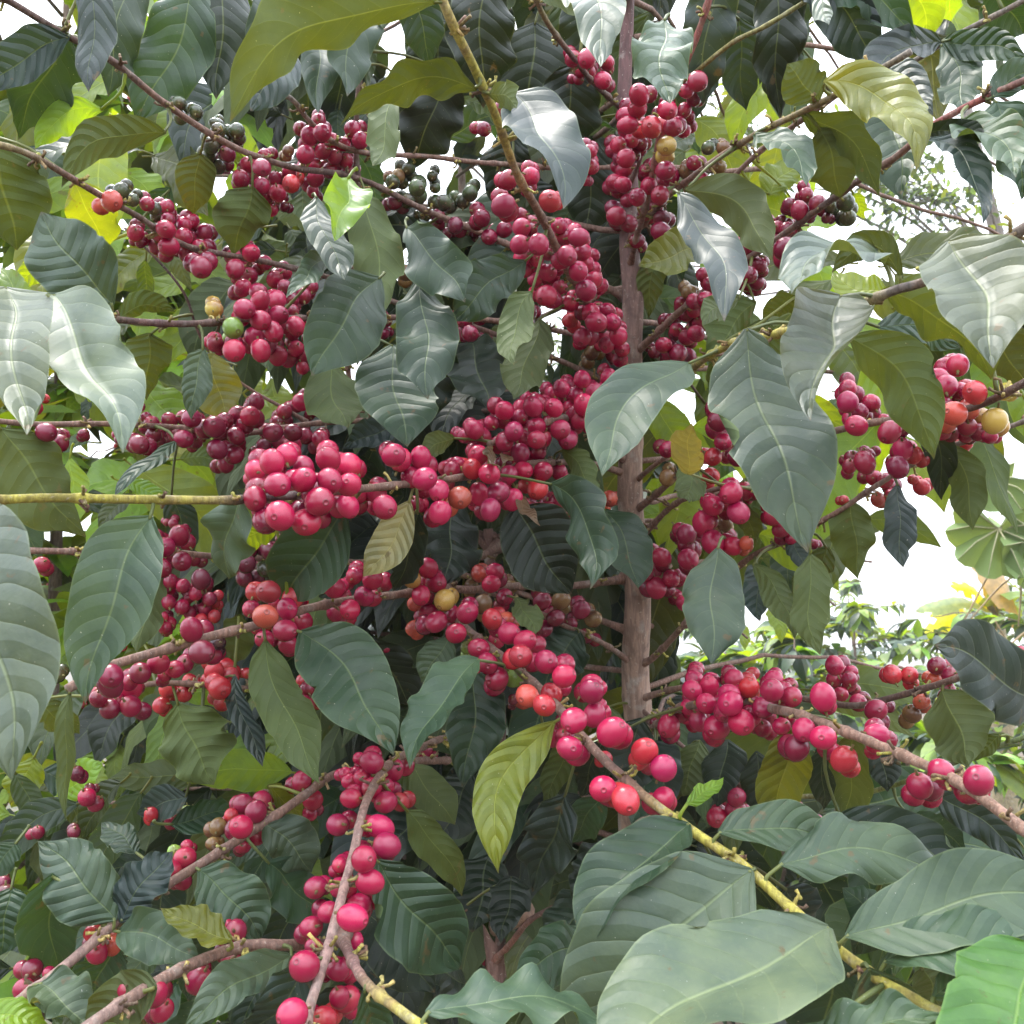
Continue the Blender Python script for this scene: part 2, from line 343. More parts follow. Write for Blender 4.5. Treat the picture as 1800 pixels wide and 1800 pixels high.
BRANCH = {}
def branch(key, px, r0, r1, cols, nodes=True, mat=None, seed=None):
    """px: (x, y, depth) from the trunk outwards"""
    seed = seed or len(BRANCH) + 1
    k = len(px); cs = [cols[min(len(cols) - 1, int(round(i / (k - 1) * (len(cols) - 1))))] for i in range(k)]
    arr = spline([tuple(P(*q)) + c for q, c in zip(px, cs)], 12 * (k - 1))
    pts = wobble([Vector(a[:3]) for a in arr], .0035, seed * 1.3)
    L = [0]
    for i in range(1, len(pts)): L.append(L[-1] + (pts[i] - pts[i - 1]).length)
    tot = L[-1]; mb = MB(); step = .042; rads = []; 
    for l in L:
        r = r0 + (r1 - r0) * l / tot; ph = (l % step) / step; d = min(ph, 1 - ph)
        rads.append(r * (1 + .30 * math.exp(-(d / .07) ** 2)))
    # denser rings so that the node swellings show
    dense = []; dr = []; dc = []; nd = max(12, int(tot / .006)); j = 0
    for i in range(nd + 1):
        l = tot * i / nd
        while j < len(L) - 2 and L[j + 1] < l: j += 1
        t = (l - L[j]) / max(1e-6, L[j + 1] - L[j]); t = min(1, max(0, t))
        dense.append(pts[j].lerp(pts[j + 1], t)); r = (r0 + (r1 - r0) * l / tot) * (1 + .9 * math.exp(-l / .012)); ph = (l % step) / step; d = min(ph, 1 - ph)
        dr.append(r * (1 + (.32 if nodes else 0) * math.exp(-(d / .07) ** 2) + .16 * noise.noise(Vector((l * 160, seed, 0)))))
        a = arr[j][3:6] * (1 - t) + arr[j + 1][3:6] * t; a = np.clip(a, .01, 1) * (1 + .35 * noise.noise(Vector((l * 60, seed, 5)))); wb = max(0, min(.75, noise.noise(Vector((l * 110, seed, 9))) * 1.6)) * (1 if nodes else .3); a = a * (1 - wb) + np.array([.17, .10, .065]) * wb; dc.append(tuple(a))
    tube(mb, dense, dr, dc, 8)
    o = link('branch', mb.mesh('branch', mat or M_twig, pts[0]), tree, pts[0])
    BRANCH[key] = dict(o=o, p=dense, px=[to_px(p) for p in dense], r=dr, col=dc, tot=tot)
    if nodes:     # bud scales and dried flower stubs at every node
        bb = MB(); rg = random.Random(seed * 7)
        for i in range(int(tot / step)):
            l = (i + 1) * step
            if l > tot - .005: break
            k = min(nd - 1, int(l / tot * nd)); p = dense[k]; t = (dense[min(nd, k + 1)] - dense[max(0, k - 1)]).normalized()
            a = Vector((0, 0, 1)).cross(t).normalized(); b = t.cross(a)
            for q in range(rg.randint(4, 8)):
                an = rg.choice([0, math.pi]) + rg.uniform(-.9, .9); d = a * math.cos(an) + b * math.sin(an)
                e = p + d * (dr[k] + rg.uniform(.002, .006)) + t * rg.uniform(-.003, .004); st = p + d * dr[k] * .7 + t * rg.uniform(-.002, .002)
                cc = jit(rg.choice([(.30, .28, .06), (.36, .30, .10), (.22, .16, .07), (.16, .10, .06)]), .2)
                e2 = e + (d * .5 + Vector((rg.uniform(-1, 1), rg.uniform(-1, 1), rg.uniform(-.4, 1)))) * .0022
                tube(bb, [st, e, e2], [.0011, .0009, .0012], [cc] * 3, 5)
        if bb.v: tag(link('bud_cluster', bb.mesh('bud_cluster', M_stalk, pts[0]), o, pts[0]), kind='stuff')
    return BRANCH[key]
branch('b1', [(1098, 830, .95), (980, 812, .86), (820, 838, .74), (700, 852, .68), (560, 862, .63), (430, 876, .585), (300, 880, .57), (150, 878, .55), (-60, 886, .52), (-260, 900, .50)], .0030, .0024, [BR, BR, BR, DK, YE, YE, YE])
branch('b2', [(872, 960, 1.0), (800, 1010, .88), (800, 1085, .80), (880, 1150, .74), (960, 1220, .68), (1050, 1315, .62), (1130, 1390, .585), (1200, 1445, .56), (1300, 1520, .53), (1400, 1605, .50), (1530, 1705, .47), (1690, 1795, .44), (1850, 1880, .42)], .0036, .0026, [BR, BR, BR, BR, (.22,.14,.09), YE, YE, YE, YE])
branch('b3', [(1100, 1015, .95), (990, 1030, .90), (870, 1035, .86), (700, 1042, .78), (560, 1066, .72), (440, 1102, .67), (330, 1128, .645), (205, 1166, .62), (120, 1215, .60)], .0034, .0030, [BR])
branch('b4', [(1106, 650, .95), (1050, 560, .87), (990, 460, .78), (945, 370, .72), (902, 295, .68), (868, 195, .64), (830, 110, .61), (785, 25, .585), (740, -90, .56)], .0032, .0029, [BR, BR, BR, (.30, .2, .08), YE, (.36, .3, .08), (.36, .3, .1)])
branch('b5', [(1106, 470, .95), (1130, 380, .88), (1150, 270, .84), (1175, 170, .81), (1215, 90, .79), (1250, -10, .77), (1275, -120, .76)], .003, .0026, [BR, RD, RD])
branch('b6', [(1104, 420, .95), (1170, 350, .86), (1250, 290, .79), (1330, 236, .73), (1400, 200, .69), (1480, 160, .66), (1600, 90, .63)], .0028, .0022, [BR, BR, (.2, .16, .07), GY])
branch('b7', [(1108, 620, .95), (1200, 545, .90), (1290, 475, .86), (1380, 410, .82), (1500, 318, .76), (1570, 275, .73), (1650, 215, .70), (1740, 170, .68), (1850, 120, .66)], .0032, .0024, [BR, BR, DK, BR, RD, GY])
branch('b8', [(1112, 700, .95), (1205, 650, .80), (1290, 606, .70), (1365, 585, .62), (1470, 550, .57), (1570, 508, .53), (1640, 488, .51), (1800, 408, .48), (1950, 330, .46)], .003, .0026, [BR, GN, YE, YE, GY, GY, GY])
branch('b9', [(1112, 960, .95), (1180, 890, .89), (1230, 870, .84), (1300, 850, .80), (1370, 880, .76), (1420, 905, .74)], .0028, .002, [BR])
branch('b10', [(1120, 1165, .95), (1150, 1150, .93), (1220, 1085, .88), (1310, 990, .84), (1390, 945, .81), (1470, 900, .78), (1540, 855, .76), (1640, 800, .73), (1740, 765, .70), (1850, 725, .68)], .003, .0018, [BR, BR, BR, (.24, .17, .15), GY])
branch('b11', [(1112, 900, .95), (1260, 790, .84), (1420, 770, .74), (1560, 740, .69), (1640, 735, .64), (1720, 716, .61), (1800, 672, .58), (1900, 620, .56)], .003, .0024, [BR, BR, DK, DK])
branch('b12', [(1122, 1300, .95), (1190, 1250, .80), (1280, 1235, .72), (1370, 1245, .66), (1480, 1280, .60), (1580, 1328, .56), (1690, 1385, .515), (1790, 1458, .48), (1860, 1510, .46)], .0036, .0030, [BR, BR, (.26, .16, .12), (.27, .17, .13)])
branch('b13', [(1120, 1230, .95), (1250, 1200, .88), (1400, 1225, .82), (1500, 1238, .78), (1560, 1228, .76), (1640, 1205, .73), (1720, 1180, .70), (1850, 1130, .67)], .0028, .0024, [BR, DK, BR])
branch('b14', [(872, 1250, 1.0), (780, 1300, .80), (690, 1340, .68), (645, 1400, .62), (625, 1490, .58), (596, 1600, .54), (570, 1700, .51), (540, 1790, .485), (520, 1900, .47)], .0028, .0027, [BR, BR, (.28, .18, .16), (.28, .18, .16)])
branch('b15', [(872, 1330, 1.0), (720, 1340, .82), (600, 1360, .72), (530, 1400, .68), (400, 1488, .64), (250, 1592, .60), (85, 1722, .56), (-60, 1830, .53)], .0034, .0029, [BR, BR, (.25, .17, .15)])
branch('b16', [(872, 1580, .98), (700, 1640, .74), (530, 1660, .60), (430, 1665, .575), (350, 1692, .55), (270, 1735, .52), (170, 1798, .49), (60, 1870, .47)], .0036, .0032, [DK, BR, (.22, .15, .13)])
branch('b17', [(600, 1640, .55), (635, 1720, .49), (700, 1772, .46), (760, 1815, .445), (840, 1880, .43)], .0027, .0024, [BR, YE, YE])
branch('b18', [(1100, 730, .95), (880, 720, .95), (700, 735, .93), (580, 742, .91), (400, 762, .85), (300, 755, .82), (210, 746, .79), (60, 742, .75), (-60, 735, .72)], .0028, .0022, [BR, BR, BR])
branch('b19', [(1102, 600, .95), (800, 560, .90), (600, 560, .82), (470, 562, .76), (370, 567, .72), (220, 560, .67), (80, 548, .62), (-60, 540, .58)], .0028, .0024, [BR, DK, DK, GN])
branch('b20', [(1102, 690, .95), (900, 600, .93), (640, 510, .88), (480, 462, .83), (340, 440, .79), (245, 385, .74), (190, 355, .71), (120, 310, .67), (30, 262, .62), (-60, 240, .6)], .0028, .0022, [BR, DK, DK, BR, (.2, .16, .08)])
branch('b21', [(1100, 520, .96), (820, 400, .93), (640, 320, .88), (520, 290, .83), (400, 250, .79), (290, 180, .75), (200, 112, .72), (110, 58, .69), (20, 0, .66), (-80, -60, .64)], .003, .0024, [BR, DK, BR, DK, DK])
branch('b22', [(540, 742, .91), (450, 690, .90), (385, 640, .89), (345, 585, .87), (320, 520, .86), (268, 450, .85), (220, 400, .84)], .0016, .0011, [BR, BR, DK, DK], nodes=False)
branch('b23', [(1105, 1110, .95), (800, 1010, .97), (560, 985, .90), (330, 976, .82), (240, 970, .78), (140, 968, .74), (20, 965, .71), (-80, 960, .69)], .0028, .0024, [BR])
branch('b24', [(872, 1180, 1.0), (640, 1220, .88), (520, 1215, .82), (400, 1206, .78), (260, 1205, .75), (170, 1230, .73)], .0026, .0022, [BR])
branch('b25', [(872, 1690, .97), (905, 1650, .93), (940, 1615, .90), (1010, 1575, .88), (1080, 1500, .87), (1150, 1440, .86)], .0030, .0022, [(.18, .08, .06), (.16, .09, .08), DK], nodes=False)
branch('b26', [(1100, 300, .95), (900, 290, .94), (700, 270, .9), (600, 255, .86), (545, 215, .83), (505, 170, .81), (440, 150, .79)], .0026, .002, [BR, BR, GY])
branch('b27', [(1098, 200, .96), (1050, 150, .90), (1000, 90, .83), (955, 30, .79), (920, -60, .76)], .0026, .0022, [DK, (.16, .14, .06)])
branch('b28', [(1104, 500, .95), (1300, 300, .9), (1480, 160, .84), (1600, 110, .80), (1660, 72, .77), (1720, 40, .75), (1840, -20, .73)], .0026, .0022, [BR, BR, GY, GY])
branch('b29', [(1106, 1170, .95), (1050, 1125, .91), (990, 1095, .88), (920, 1060, .86), (850, 1040, .85)], .0026, .002, [BR])
branch('b30', [(1112, 850, .95), (1145, 818, .91), (1185, 792, .88)], .0024, .002, [BR], nodes=False)
branch('b31', [(868, 980, 1.0), (760, 850, .98), (640, 760, .96), (610, 600, .93), (625, 420, .9), (632, 200, .88), (640, 20, .86), (645, -60, .86)], .003, .0022, [BR, BR, DK, BR])
branch('b32', [(1104, 820, .95), (1010, 740, .86), (930, 760, .81), (860, 780, .78)], .003, .0024, [BR])
branch('b33', [(1118, 1250, .95), (1200, 1330, .90), (1270, 1400, .87), (1330, 1450, .84), (1450, 1500, .8)], .0024, .002, [DK])
branch('b34', [(1105, 330, .95), (1170, 180, .86), (1225, 120, .80), (1285, 75, .77), (1345, 48, .75), (1440, -10, .73)], .0022, .0018, [BR, (.2, .18, .06), (.2, .2, .07)], nodes=False)
branch('b35', [(1120, 1240, .95), (1300, 1380, .85), (1480, 1400, .78), (1560, 1385, .75), (1700, 1330, .7), (1830, 1290, .67)], .002, .0018, [BR, GN, (.1, .14, .04)], nodes=False)

def nearest(p, keys=None):
    best = None
    for k, b in BRANCH.items():
        if keys and k not in keys: continue
        for i in range(0, len(b['p']), 2):
            d = (b['p'][i] - p).length_squared
            if best is None or d < best[0]: best = (d, k, i)
    return best

# ------------------------------------------------------------------ cherries
TILE = {c: ((i % 3) * 600, (i // 3) * 600) for i, c in enumerate('ABCDEFGHI')}
CH = []   # (branch key, x, y, r, code)
def ch(key, tile, s, default='r'):
    ox, oy = TILE[tile]; cur = []
    for w in s.split():
        a = w.split(','); code = default
        last = a[-1]
        if last and last[-1].isalpha(): code = last[-1]; a[-1] = last[:-1]
        x, y, r = map(float, a); CH.append((key, ox + x / 3, oy + y / 3, r / 3, code))
#CHERRY_DATA
ch('b1', 'E', '276,600,64 418,613,58 440,725,66 625,825,62q 520,905,63 830,795,58 780,700,58 690,672,55o 585,680,50 720,600,56 515,790,58 905,835,52 785,890,58 880,705,50 725,805,52 395,860,46 610,650,45 45,650,60 40,755,66 35,870,60 185,800,55 230,875,65 150,800,45', 'p')
ch('b1', 'E', '1065,685,52 1035,780,55o 1150,690,45 960,680,50 1090,890,45d 1140,850,45d 1000,880,35d 1100,830,40d 1195,960,40m 375,940,45b 860,640,45d 940,620,45')
ch('b32', 'E', '700,465,50 860,365,52 1010,345,54 1280,335,60 1155,465,55 910,475,52 1030,450,50 860,530,52 1120,350,52 945,590,50 1270,200,46 1160,250,48 1335,270,50 740,500,50 1030,520,52 1195,520,52 790,430,42 945,350,45 1235,280,45 1190,230,40 1110,275,42 650,500,40 850,410,40 940,400,45 1040,590,42 1260,420,50 1310,440,50 1410,190,45 1200,350,40 975,300,35 1380,250,40', 'p')
ch('b4', 'E', '1480,40,45 1400,20,45 1470,95,45 1550,95,40 1260,10,40 1320,60,42b 1370,15,42 1300,112,38b 1430,75,40')
ch('b3', 'E', '165,1255,57 70,1235,48 120,1345,55 45,1415,56 0,1290,42 15,1340,40', 'p')
ch('b3', 'E', '455,1195,55 370,1250,52y 500,1270,57 420,1340,52 385,1385,40q 545,1365,57y 810,1215,48 790,1280,50 725,1225,45q 685,1290,40b 895,1295,40b 860,1350,48d')
ch('b2', 'E', '500,1480,57 605,1540,57 665,1430,62 795,1465,55o 885,1540,58p 725,1620,57 945,1660,62o 1080,1690,62p 770,1700,60p 970,1580,58 585,1440,48 455,1425,48 745,1385,50b 870,1465,42q 820,1575,48 1030,1600,50 660,1615,35g 915,1775,52g 820,1780,60 1175,1765,62p 1320,1810,58p 390,1515,48q 905,1480,40q')
ch('b29', 'E', '1265,1415,50d 1130,1460,50d 1160,1365,50b 1060,1370,50d 1070,1515,48d 1210,1490,38d 1330,1465,48b 1300,1420,42b 1290,1555,42d 1100,1430,40d 235,1620,25r 365,1075,40d 340,1060,28d', 'd')
ch('b30', 'E', '1720,570,48r 1720,720,45b 1415,830,45q 1385,880,35q')
ch('b9', 'E', '1690,1140,50 1660,1300,56 1740,1250,48 1605,1220,45 1620,1130,28g 1780,1360,40 1790,1000,45 1650,1210,40d')
ch('b7', 'E', '1775,65,50d 1700,20,45 1650,60,35d 1720,90,40d')
# tile D
ch('b19', 'D', '1235,50,58 1375,50,58 1465,75,50 1135,15,45 1560,40,45 1600,80,42 1595,140,35 1310,20,45 1430,20,45', 'r')
ch('b18', 'D', '1010,405,52 970,515,52 735,545,55 1130,450,60 1320,395,55r 1350,320,45 1145,570,55 1245,500,50 1235,600,50 1185,420,48 1290,445,48 1190,650,45 1030,530,40 890,410,40 800,430,40r 700,355,32 810,495,45 680,530,40 845,520,30 1440,480,52 1545,480,50 1500,370,42r 1590,320,50r 1505,420,42 1560,340,40 1660,365,35 1690,515,48r 1610,500,45 1480,540,45 1540,550,50r 1390,560,45 1660,560,40 245,480,52 310,540,50 185,350,40o 440,490,30 210,290,30o 1350,600,40 640,470,35 770,400,30', 'd')
ch('b1', 'D', '1435,635,68 1475,920,78r 1685,845,78r 1600,730,68 1465,755,68 1740,735,70 1730,620,65 1615,955,75r 1345,680,58 1345,830,66r 1600,655,55 1510,600,60 1820,650,60 1790,870,60 1700,940,50r 1560,830,50d', 'p')
ch('b23', 'D', '945,1025,55 870,1085,55 850,1195,55 825,1035,45 960,1160,52 765,1160,45 915,960,28 880,955,22 975,985,25 1020,1150,40 220,1180,45r', 'd')
ch('b24', 'D', '1060,1255,52m 885,1375,42 960,1400,40 1105,1360,38d 1080,1410,38 1060,1470,36o 965,1290,38 900,1265,40 1000,1430,35 1030,1330,38 1000,1350,30 1130,1380,30o 1130,1450,35o 890,1310,35 1150,1340,30o 650,1490,36o 655,1545,35o 640,1590,30o 860,1450,30 870,1510,35 900,1480,30 1040,1290,35', 'r')
ch('b3', 'D', '1010,1520,60 1065,1640,65d 1150,1590,42n 1120,1660,50d 1415,1320,62o 1400,1450,65q 1515,1410,58 1505,1525,60 1545,1350,55o 1325,1410,48 1600,1480,50 1395,1570,50 1520,1600,52 1360,1510,40 585,1765,65 740,1750,58d 835,1700,55 925,1730,48 975,1700,50 680,1800,45 870,1760,40 1765,1300,55 1770,1430,50 1450,1380,38', 'r')
ch('b23', 'D', '1425,1110,52 1390,1085,50 1310,1110,48 1300,1175,52 1400,1200,48k 1290,1250,48 1350,1255,50 1490,1090,35 1480,1040,30 1240,1200,30', 'm')
ch('b24', 'D', '1130,1740,50 1190,1710,45 1210,1770,50 1100,1790,45 1300,1750,30 1000,1790,40 300,1760,45k 1600,1790,40', 'o')
# tile A
ch('b20', 'A', '590,1060,55q 640,1005,42k 700,1055,36k 775,1075,40 815,1100,38k 880,1090,40 715,1230,46 740,1280,30d 885,1160,40 970,1185,42 875,1210,52 970,1250,48 1080,1225,46 890,1300,52 1050,1310,48 985,1340,46 1015,1165,38 840,1240,42 875,1345,40 1060,1410,58d 1100,1300,42d 1080,1370,40d')
ch('b20', 'A', '1325,1335,48 1240,1420,50 1315,1455,45 1280,1520,48 1235,1345,38 1395,1385,42 1450,1475,45 1500,1440,40 1300,1390,32d 1360,1420,35d')
ch('b19', 'A', '1370,1590,52 1460,1580,50 1290,1630,55 1375,1690,54 1470,1660,52 1230,1730,55g 1130,1630,48y 1440,1750,55 1560,1720,50 1340,1780,52 1540,1640,38d 1365,1640,50 1130,1790,42 1630,1780,42 1640,1700,42 1600,1560,45d 1640,1510,40d 1540,1580,40d 1500,1510,38d 1500,1720,42', 'p')
ch('b21', 'A', '1380,885,50 1395,820,38 1305,870,42 1270,945,48 1375,985,48 1465,1020,46 1535,970,48o 1525,905,38 1450,940,35 1400,1040,38 1435,1110,32 1520,795,32b 1330,930,35d 1340,1020,30d 1500,1090,30m')
ch('b26', 'A', '1610,815,48 1630,715,46 1700,700,48 1680,640,42 1750,740,40 1660,875,40 1740,900,42 1665,940,45 1700,800,42 1650,1010,35 1590,900,35 1765,830,40')
ch('b21', 'A', '1035,590,38 945,545,40 1150,690,42 1250,690,42 1110,770,45 1160,740,45 1260,730,38 1100,830,40 1200,810,45m 1150,880,40 950,620,40 1200,870,35m 1130,650,30', 'k')
# tile B
ch('b26', 'B', '60,680,45 100,740,45 25,850,42 30,910,38 10,760,40 150,600,20k')
ch('b21', 'B', '355,890,38 300,930,40b 400,990,48 270,960,40 280,1070,42m 350,1060,42k 480,930,32 495,990,30 540,1070,45 680,1020,42 640,1060,40 510,1140,40m 600,1190,45m 740,1150,48d 700,1220,36m 780,1250,45d 720,1260,35m 860,1210,45d 430,1130,28 560,1230,30m 820,1290,40m', 'k')
ch('b4', 'B', '750,680,40d 850,570,45d 880,950,53 855,1085,60 1000,930,48 1100,1060,58o 950,1200,50 1250,1250,52 1040,1290,56 1170,1250,48 940,1290,52 1190,1350,56 1150,1190,45 1275,1330,46 1290,1390,46 1090,1440,48 1250,1430,52 1020,1475,40 970,1430,36 1080,1560,56 1290,1530,56 1345,1700,58 1365,1510,46 1430,1700,48 1460,1770,50 1205,1690,42o 1270,1780,50 1400,1640,46 1210,1600,45 1330,1420,42 1150,1520,45 1030,1370,40 950,1360,45 940,1140,45d 1140,1400,35d 1380,1780,45 1265,1650,40d 980,1010,35d 1090,1340,35d 1000,1210,35d', 'p')
ch('b27', 'B', '1220,310,45 1295,310,50 1380,425,48 1400,330,42 1260,370,40 1340,290,40 1250,420,30d 1310,380,35')
ch('b5', 'B', '1570,500,55 1560,570,50 1635,670,58o 1720,580,52 1510,660,50 1495,610,45 1750,670,50 1460,765,45 1500,835,50 1485,975,46 1530,740,42 1440,960,45 1490,895,45 1560,1040,48 1680,1030,50 1710,900,52 1620,980,45 1715,770,52y 1660,880,45 1450,1140,50 1515,1180,50 1690,1150,45m 1685,1220,50d 1560,1270,42d 1600,1130,40d 1580,760,40d 1600,900,35d 1640,950,40d 1660,1090,40d 1580,690,40d 1540,820,40d')
ch('b4', 'B', '1310,800,40 1320,880,42 1290,950,30d')
ch('b19', 'B', '650,1690,45d 680,1760,48d 760,1780,40d 730,1680,40d 990,1640,42d 980,1700,40d')
ch('b31', 'B', '200,1440,40q 250,1420,35b 340,1440,45b 160,1480,30d 690,1600,28d 230,1690,38d 220,1760,35d', 'b')
# tile C
ch('b5', 'C', '80,430,52 60,520,42d 20,480,40 50,345,40b 10,580,40 5,690,40')
ch('b6', 'C', '60,860,42 95,945,45 20,900,45b 135,780,38k 215,780,40b 195,880,38b')
ch('b7', 'C', '710,1075,48 615,1110,48 650,1030,42 560,1080,38 540,1310,60 550,1210,42 500,1200,38 460,1180,38 590,1220,35 860,1070,48k 870,1150,45k 780,1090,38k 670,1150,30m 490,1265,35m 500,1340,35 520,1160,30m 760,1150,30m', 'd')
ch('b7', 'C', '330,1310,45 360,1370,42 310,1350,40 350,1450,48 400,1400,45 390,1490,42 285,1290,40 420,1430,35 300,1410,40 340,1500,38', 'd')
ch('b7', 'C', '110,1450,42 120,1580,48 145,1500,45d 60,1590,45 150,1640,45 30,1540,42b 60,1640,40 20,1660,40 90,1700,42 70,1760,45 20,1780,42 -30,1740,40 -60,1690,40d 100,1640,35d -10,1600,38d')
# tile F
ch('b11', 'F', '1450,125,60p 1235,180,57p 1390,235,58p 1350,190,52 1275,265,55p 1540,270,65o 1430,380,65q 1645,420,65y 1700,265,50Y 1300,340,48p 1460,260,48 1370,480,48 1330,470,40 1500,450,50d 1560,480,50d 1620,500,42 1380,330,40d')
ch('b10', 'F', '1405,560,45o 1490,540,40o 1485,625,42 1430,685,42 1105,820,45 1070,735,45 1010,720,45 1030,835,40q 1260,770,45o 1215,730,30o 885,950,48q 850,840,30o 690,1070,30')
ch('b11', 'F', '870,250,50 870,320,55p 915,445,58p 935,370,45d 995,325,48 1090,480,62 1060,410,30 1160,570,55p 1215,600,50o 960,640,58 1135,665,60d 880,660,40 980,600,35d')
ch('b11', 'F', '275,390,55 190,420,57d 175,365,40 215,530,50 325,560,60 260,590,40d 160,610,50o 150,710,45o 20,720,45q')
ch('b9', 'F', '400,720,38 440,740,42 400,800,42 330,790,48p 255,800,58p 160,865,57p 295,905,58p 110,955,60p 160,1060,65p 20,1020,55 265,1080,50 335,1065,38q 220,960,45b 475,920,50 520,990,48 30,1150,55 570,1040,35d 10,1380,45 450,870,40 70,1010,35d')
ch('b13', 'F', '800,1710,50 800,1780,45 880,1780,40 890,1740,35 1105,1755,50o 1195,1760,48o 1340,1710,50d 1410,1760,45d 1680,1650,45o 1760,1680,45 1330,1780,40q 840,1740,35')
ch('b12', 'F', '60,1780,48p 150,1790,48p 270,1780,52 340,1785,46o 480,1785,52p')
# tile G
ch('b3', 'G', '580,10,65d 690,30,60 520,85,48d 580,140,52d 690,125,55d 620,100,45d')
ch('b24', 'G', '885,35,48 850,120,46 970,60,45 1160,30,60o 1225,40,42o 1170,110,45 1220,100,35o', 'o')
ch('b14', 'G', '1600,120,55 1680,90,38q 1620,30,40 1560,160,32', 'd')
ch('b15', 'G', '1280,640,52 1350,680,58 1380,620,52 1270,760,62 1355,810,50 1280,860,46 1220,700,40o 1150,760,48b 1120,850,38b 975,925,58 890,985,60 965,1045,50 920,890,38g 985,860,34 1590,520,55 1650,620,52 1635,690,42 495,1230,58 490,1320,48o 510,1425,58 590,1390,50q 170,1510,55d 125,1615,55 260,1530,35 1200,730,35')
ch('b24', 'G', '405,480,40m 460,605,48 475,560,30m 800,695,38o 905,735,42d 985,680,32g 870,640,25 1070,720,30q 200,790,35d 390,790,35m 30,1120,50m 15,1060,40m')
ch('b16', 'G', '810,1640,72 680,1620,58 740,1600,32d 855,1730,60 1045,1570,68d 1245,1310,60 1195,1280,42 1220,1470,55 1180,1440,40d 1370,1405,45o')
ch('b14', 'G', '1780,750,60p 1665,1080,62p 1790,1080,55 1640,1290,60 1730,1210,55 1605,1495,80p 1650,1390,45 1780,1510,60 1540,1750,80p 1715,1770,62o 1790,1660,55 1790,960,42')
# tile H
ch('b14', 'H', '160,420,58 275,460,55 160,555,55 235,630,60 50,610,52 110,500,48 205,760,66 240,860,68 120,930,70 150,1050,72 60,1240,75p 95,1170,62 205,1120,60 30,1670,72p 10,1510,60p 310,630,52o 240,545,42 95,400,36 40,520,42 20,480,36 0,750,45 10,950,50 30,1080,55 70,1360,50 280,560,38d', 'p')
ch('b2', 'H', '810,10,60 980,70,60q 1070,120,62o 905,90,30m 1170,30,45 1320,45,65p 1335,170,62p 1225,200,68p 1430,260,78p 1205,345,68p 1110,290,52 1170,280,45 1365,120,38 1600,360,68o 1700,450,68p 1380,560,72p 1500,620,78o 1700,610,60p 1640,640,55 1390,400,42o')
ch('b29', 'H', '995,440,38m 440,360,42d 480,390,30d 760,1470,22d', 'd')
ch('b12', 'H', '1725,230,62 1790,170,45 1690,235,40', 'r')
# tile I
ch('b12', 'I', '50,40,55 140,20,52 250,110,68 310,210,70 180,235,68 470,40,62 350,25,55o 125,110,56 245,60,58 575,75,55 425,130,56 35,130,48 85,205,52 15,180,42 420,240,50 520,230,48 640,250,62 600,345,66d 740,290,68 850,405,65o 740,75,64 1025,275,60 1010,330,45 1250,545,68 1310,560,65d 1365,470,70 1560,515,82', 'p')
ch('b13', 'I', '835,60,40 925,105,48 1020,145,58 880,10,40 1210,165,50b 1260,100,45q 1445,90,50 1090,130,30d 1400,40,40d')
ch('b33', 'I', '285,605,52 180,710,55 270,670,50 310,690,45d 610,655,30 700,740,30 230,660,35d')

# one cherry shape: slightly oval, a navel ring at the tip, a short stalk at the other end
def cherry_geom(seg=18, rings=13, stalk=True):
    vs_ = []; uvs = []; fs = []
    prof = []
    for i in range(rings + 1):
        a = math.pi * i / rings; z = -math.cos(a); r = math.sin(a)
        prof.append((r * (1 - .04 * z), z * 1.10, i / rings))
    prof = prof[:-2] + [(.30, 1.045, .92), (.21, 1.085, .935), (.15, 1.105, .95), (.12, 1.075, .965), (.05, 1.05, .98)]
    prof[0] = (.10, -1.06, 0)
    for r, z, v in prof:
        for k in range(seg):
            an = 2 * math.pi * k / seg
            f = 1 + .03 * math.cos(2 * an) * (1 - abs(z) ** 2 * .8)
            vs_.append(Vector((r * math.cos(an) * f, r * math.sin(an) * f, z))); uvs.append((k / seg, v))
    for i in range(len(prof) - 1):
        for k in range(seg): fs.append((i * seg + k, i * seg + (k + 1) % seg, (i + 1) * seg + (k + 1) % seg, (i + 1) * seg + k))
    fs.append(tuple((len(prof) - 1) * seg + k for k in range(seg))); fs.append(tuple(reversed(range(seg))))
    return vs_, fs, uvs
CG = cherry_geom(); mb = MB(); mb.add(*CG)
tube(mb, [Vector((0, 0, -1.0)), Vector((.04, 0, -1.22)), Vector((.1, .02, -1.5))], [.17, .10, .12], [(.22, .22, .05), (.24, .2, .06), (.2, .13, .06)], 6, mat=1)
cherry_me = mb.mesh('cherry', [M_cherry, M_stalk])
CG2 = cherry_geom(12, 9)

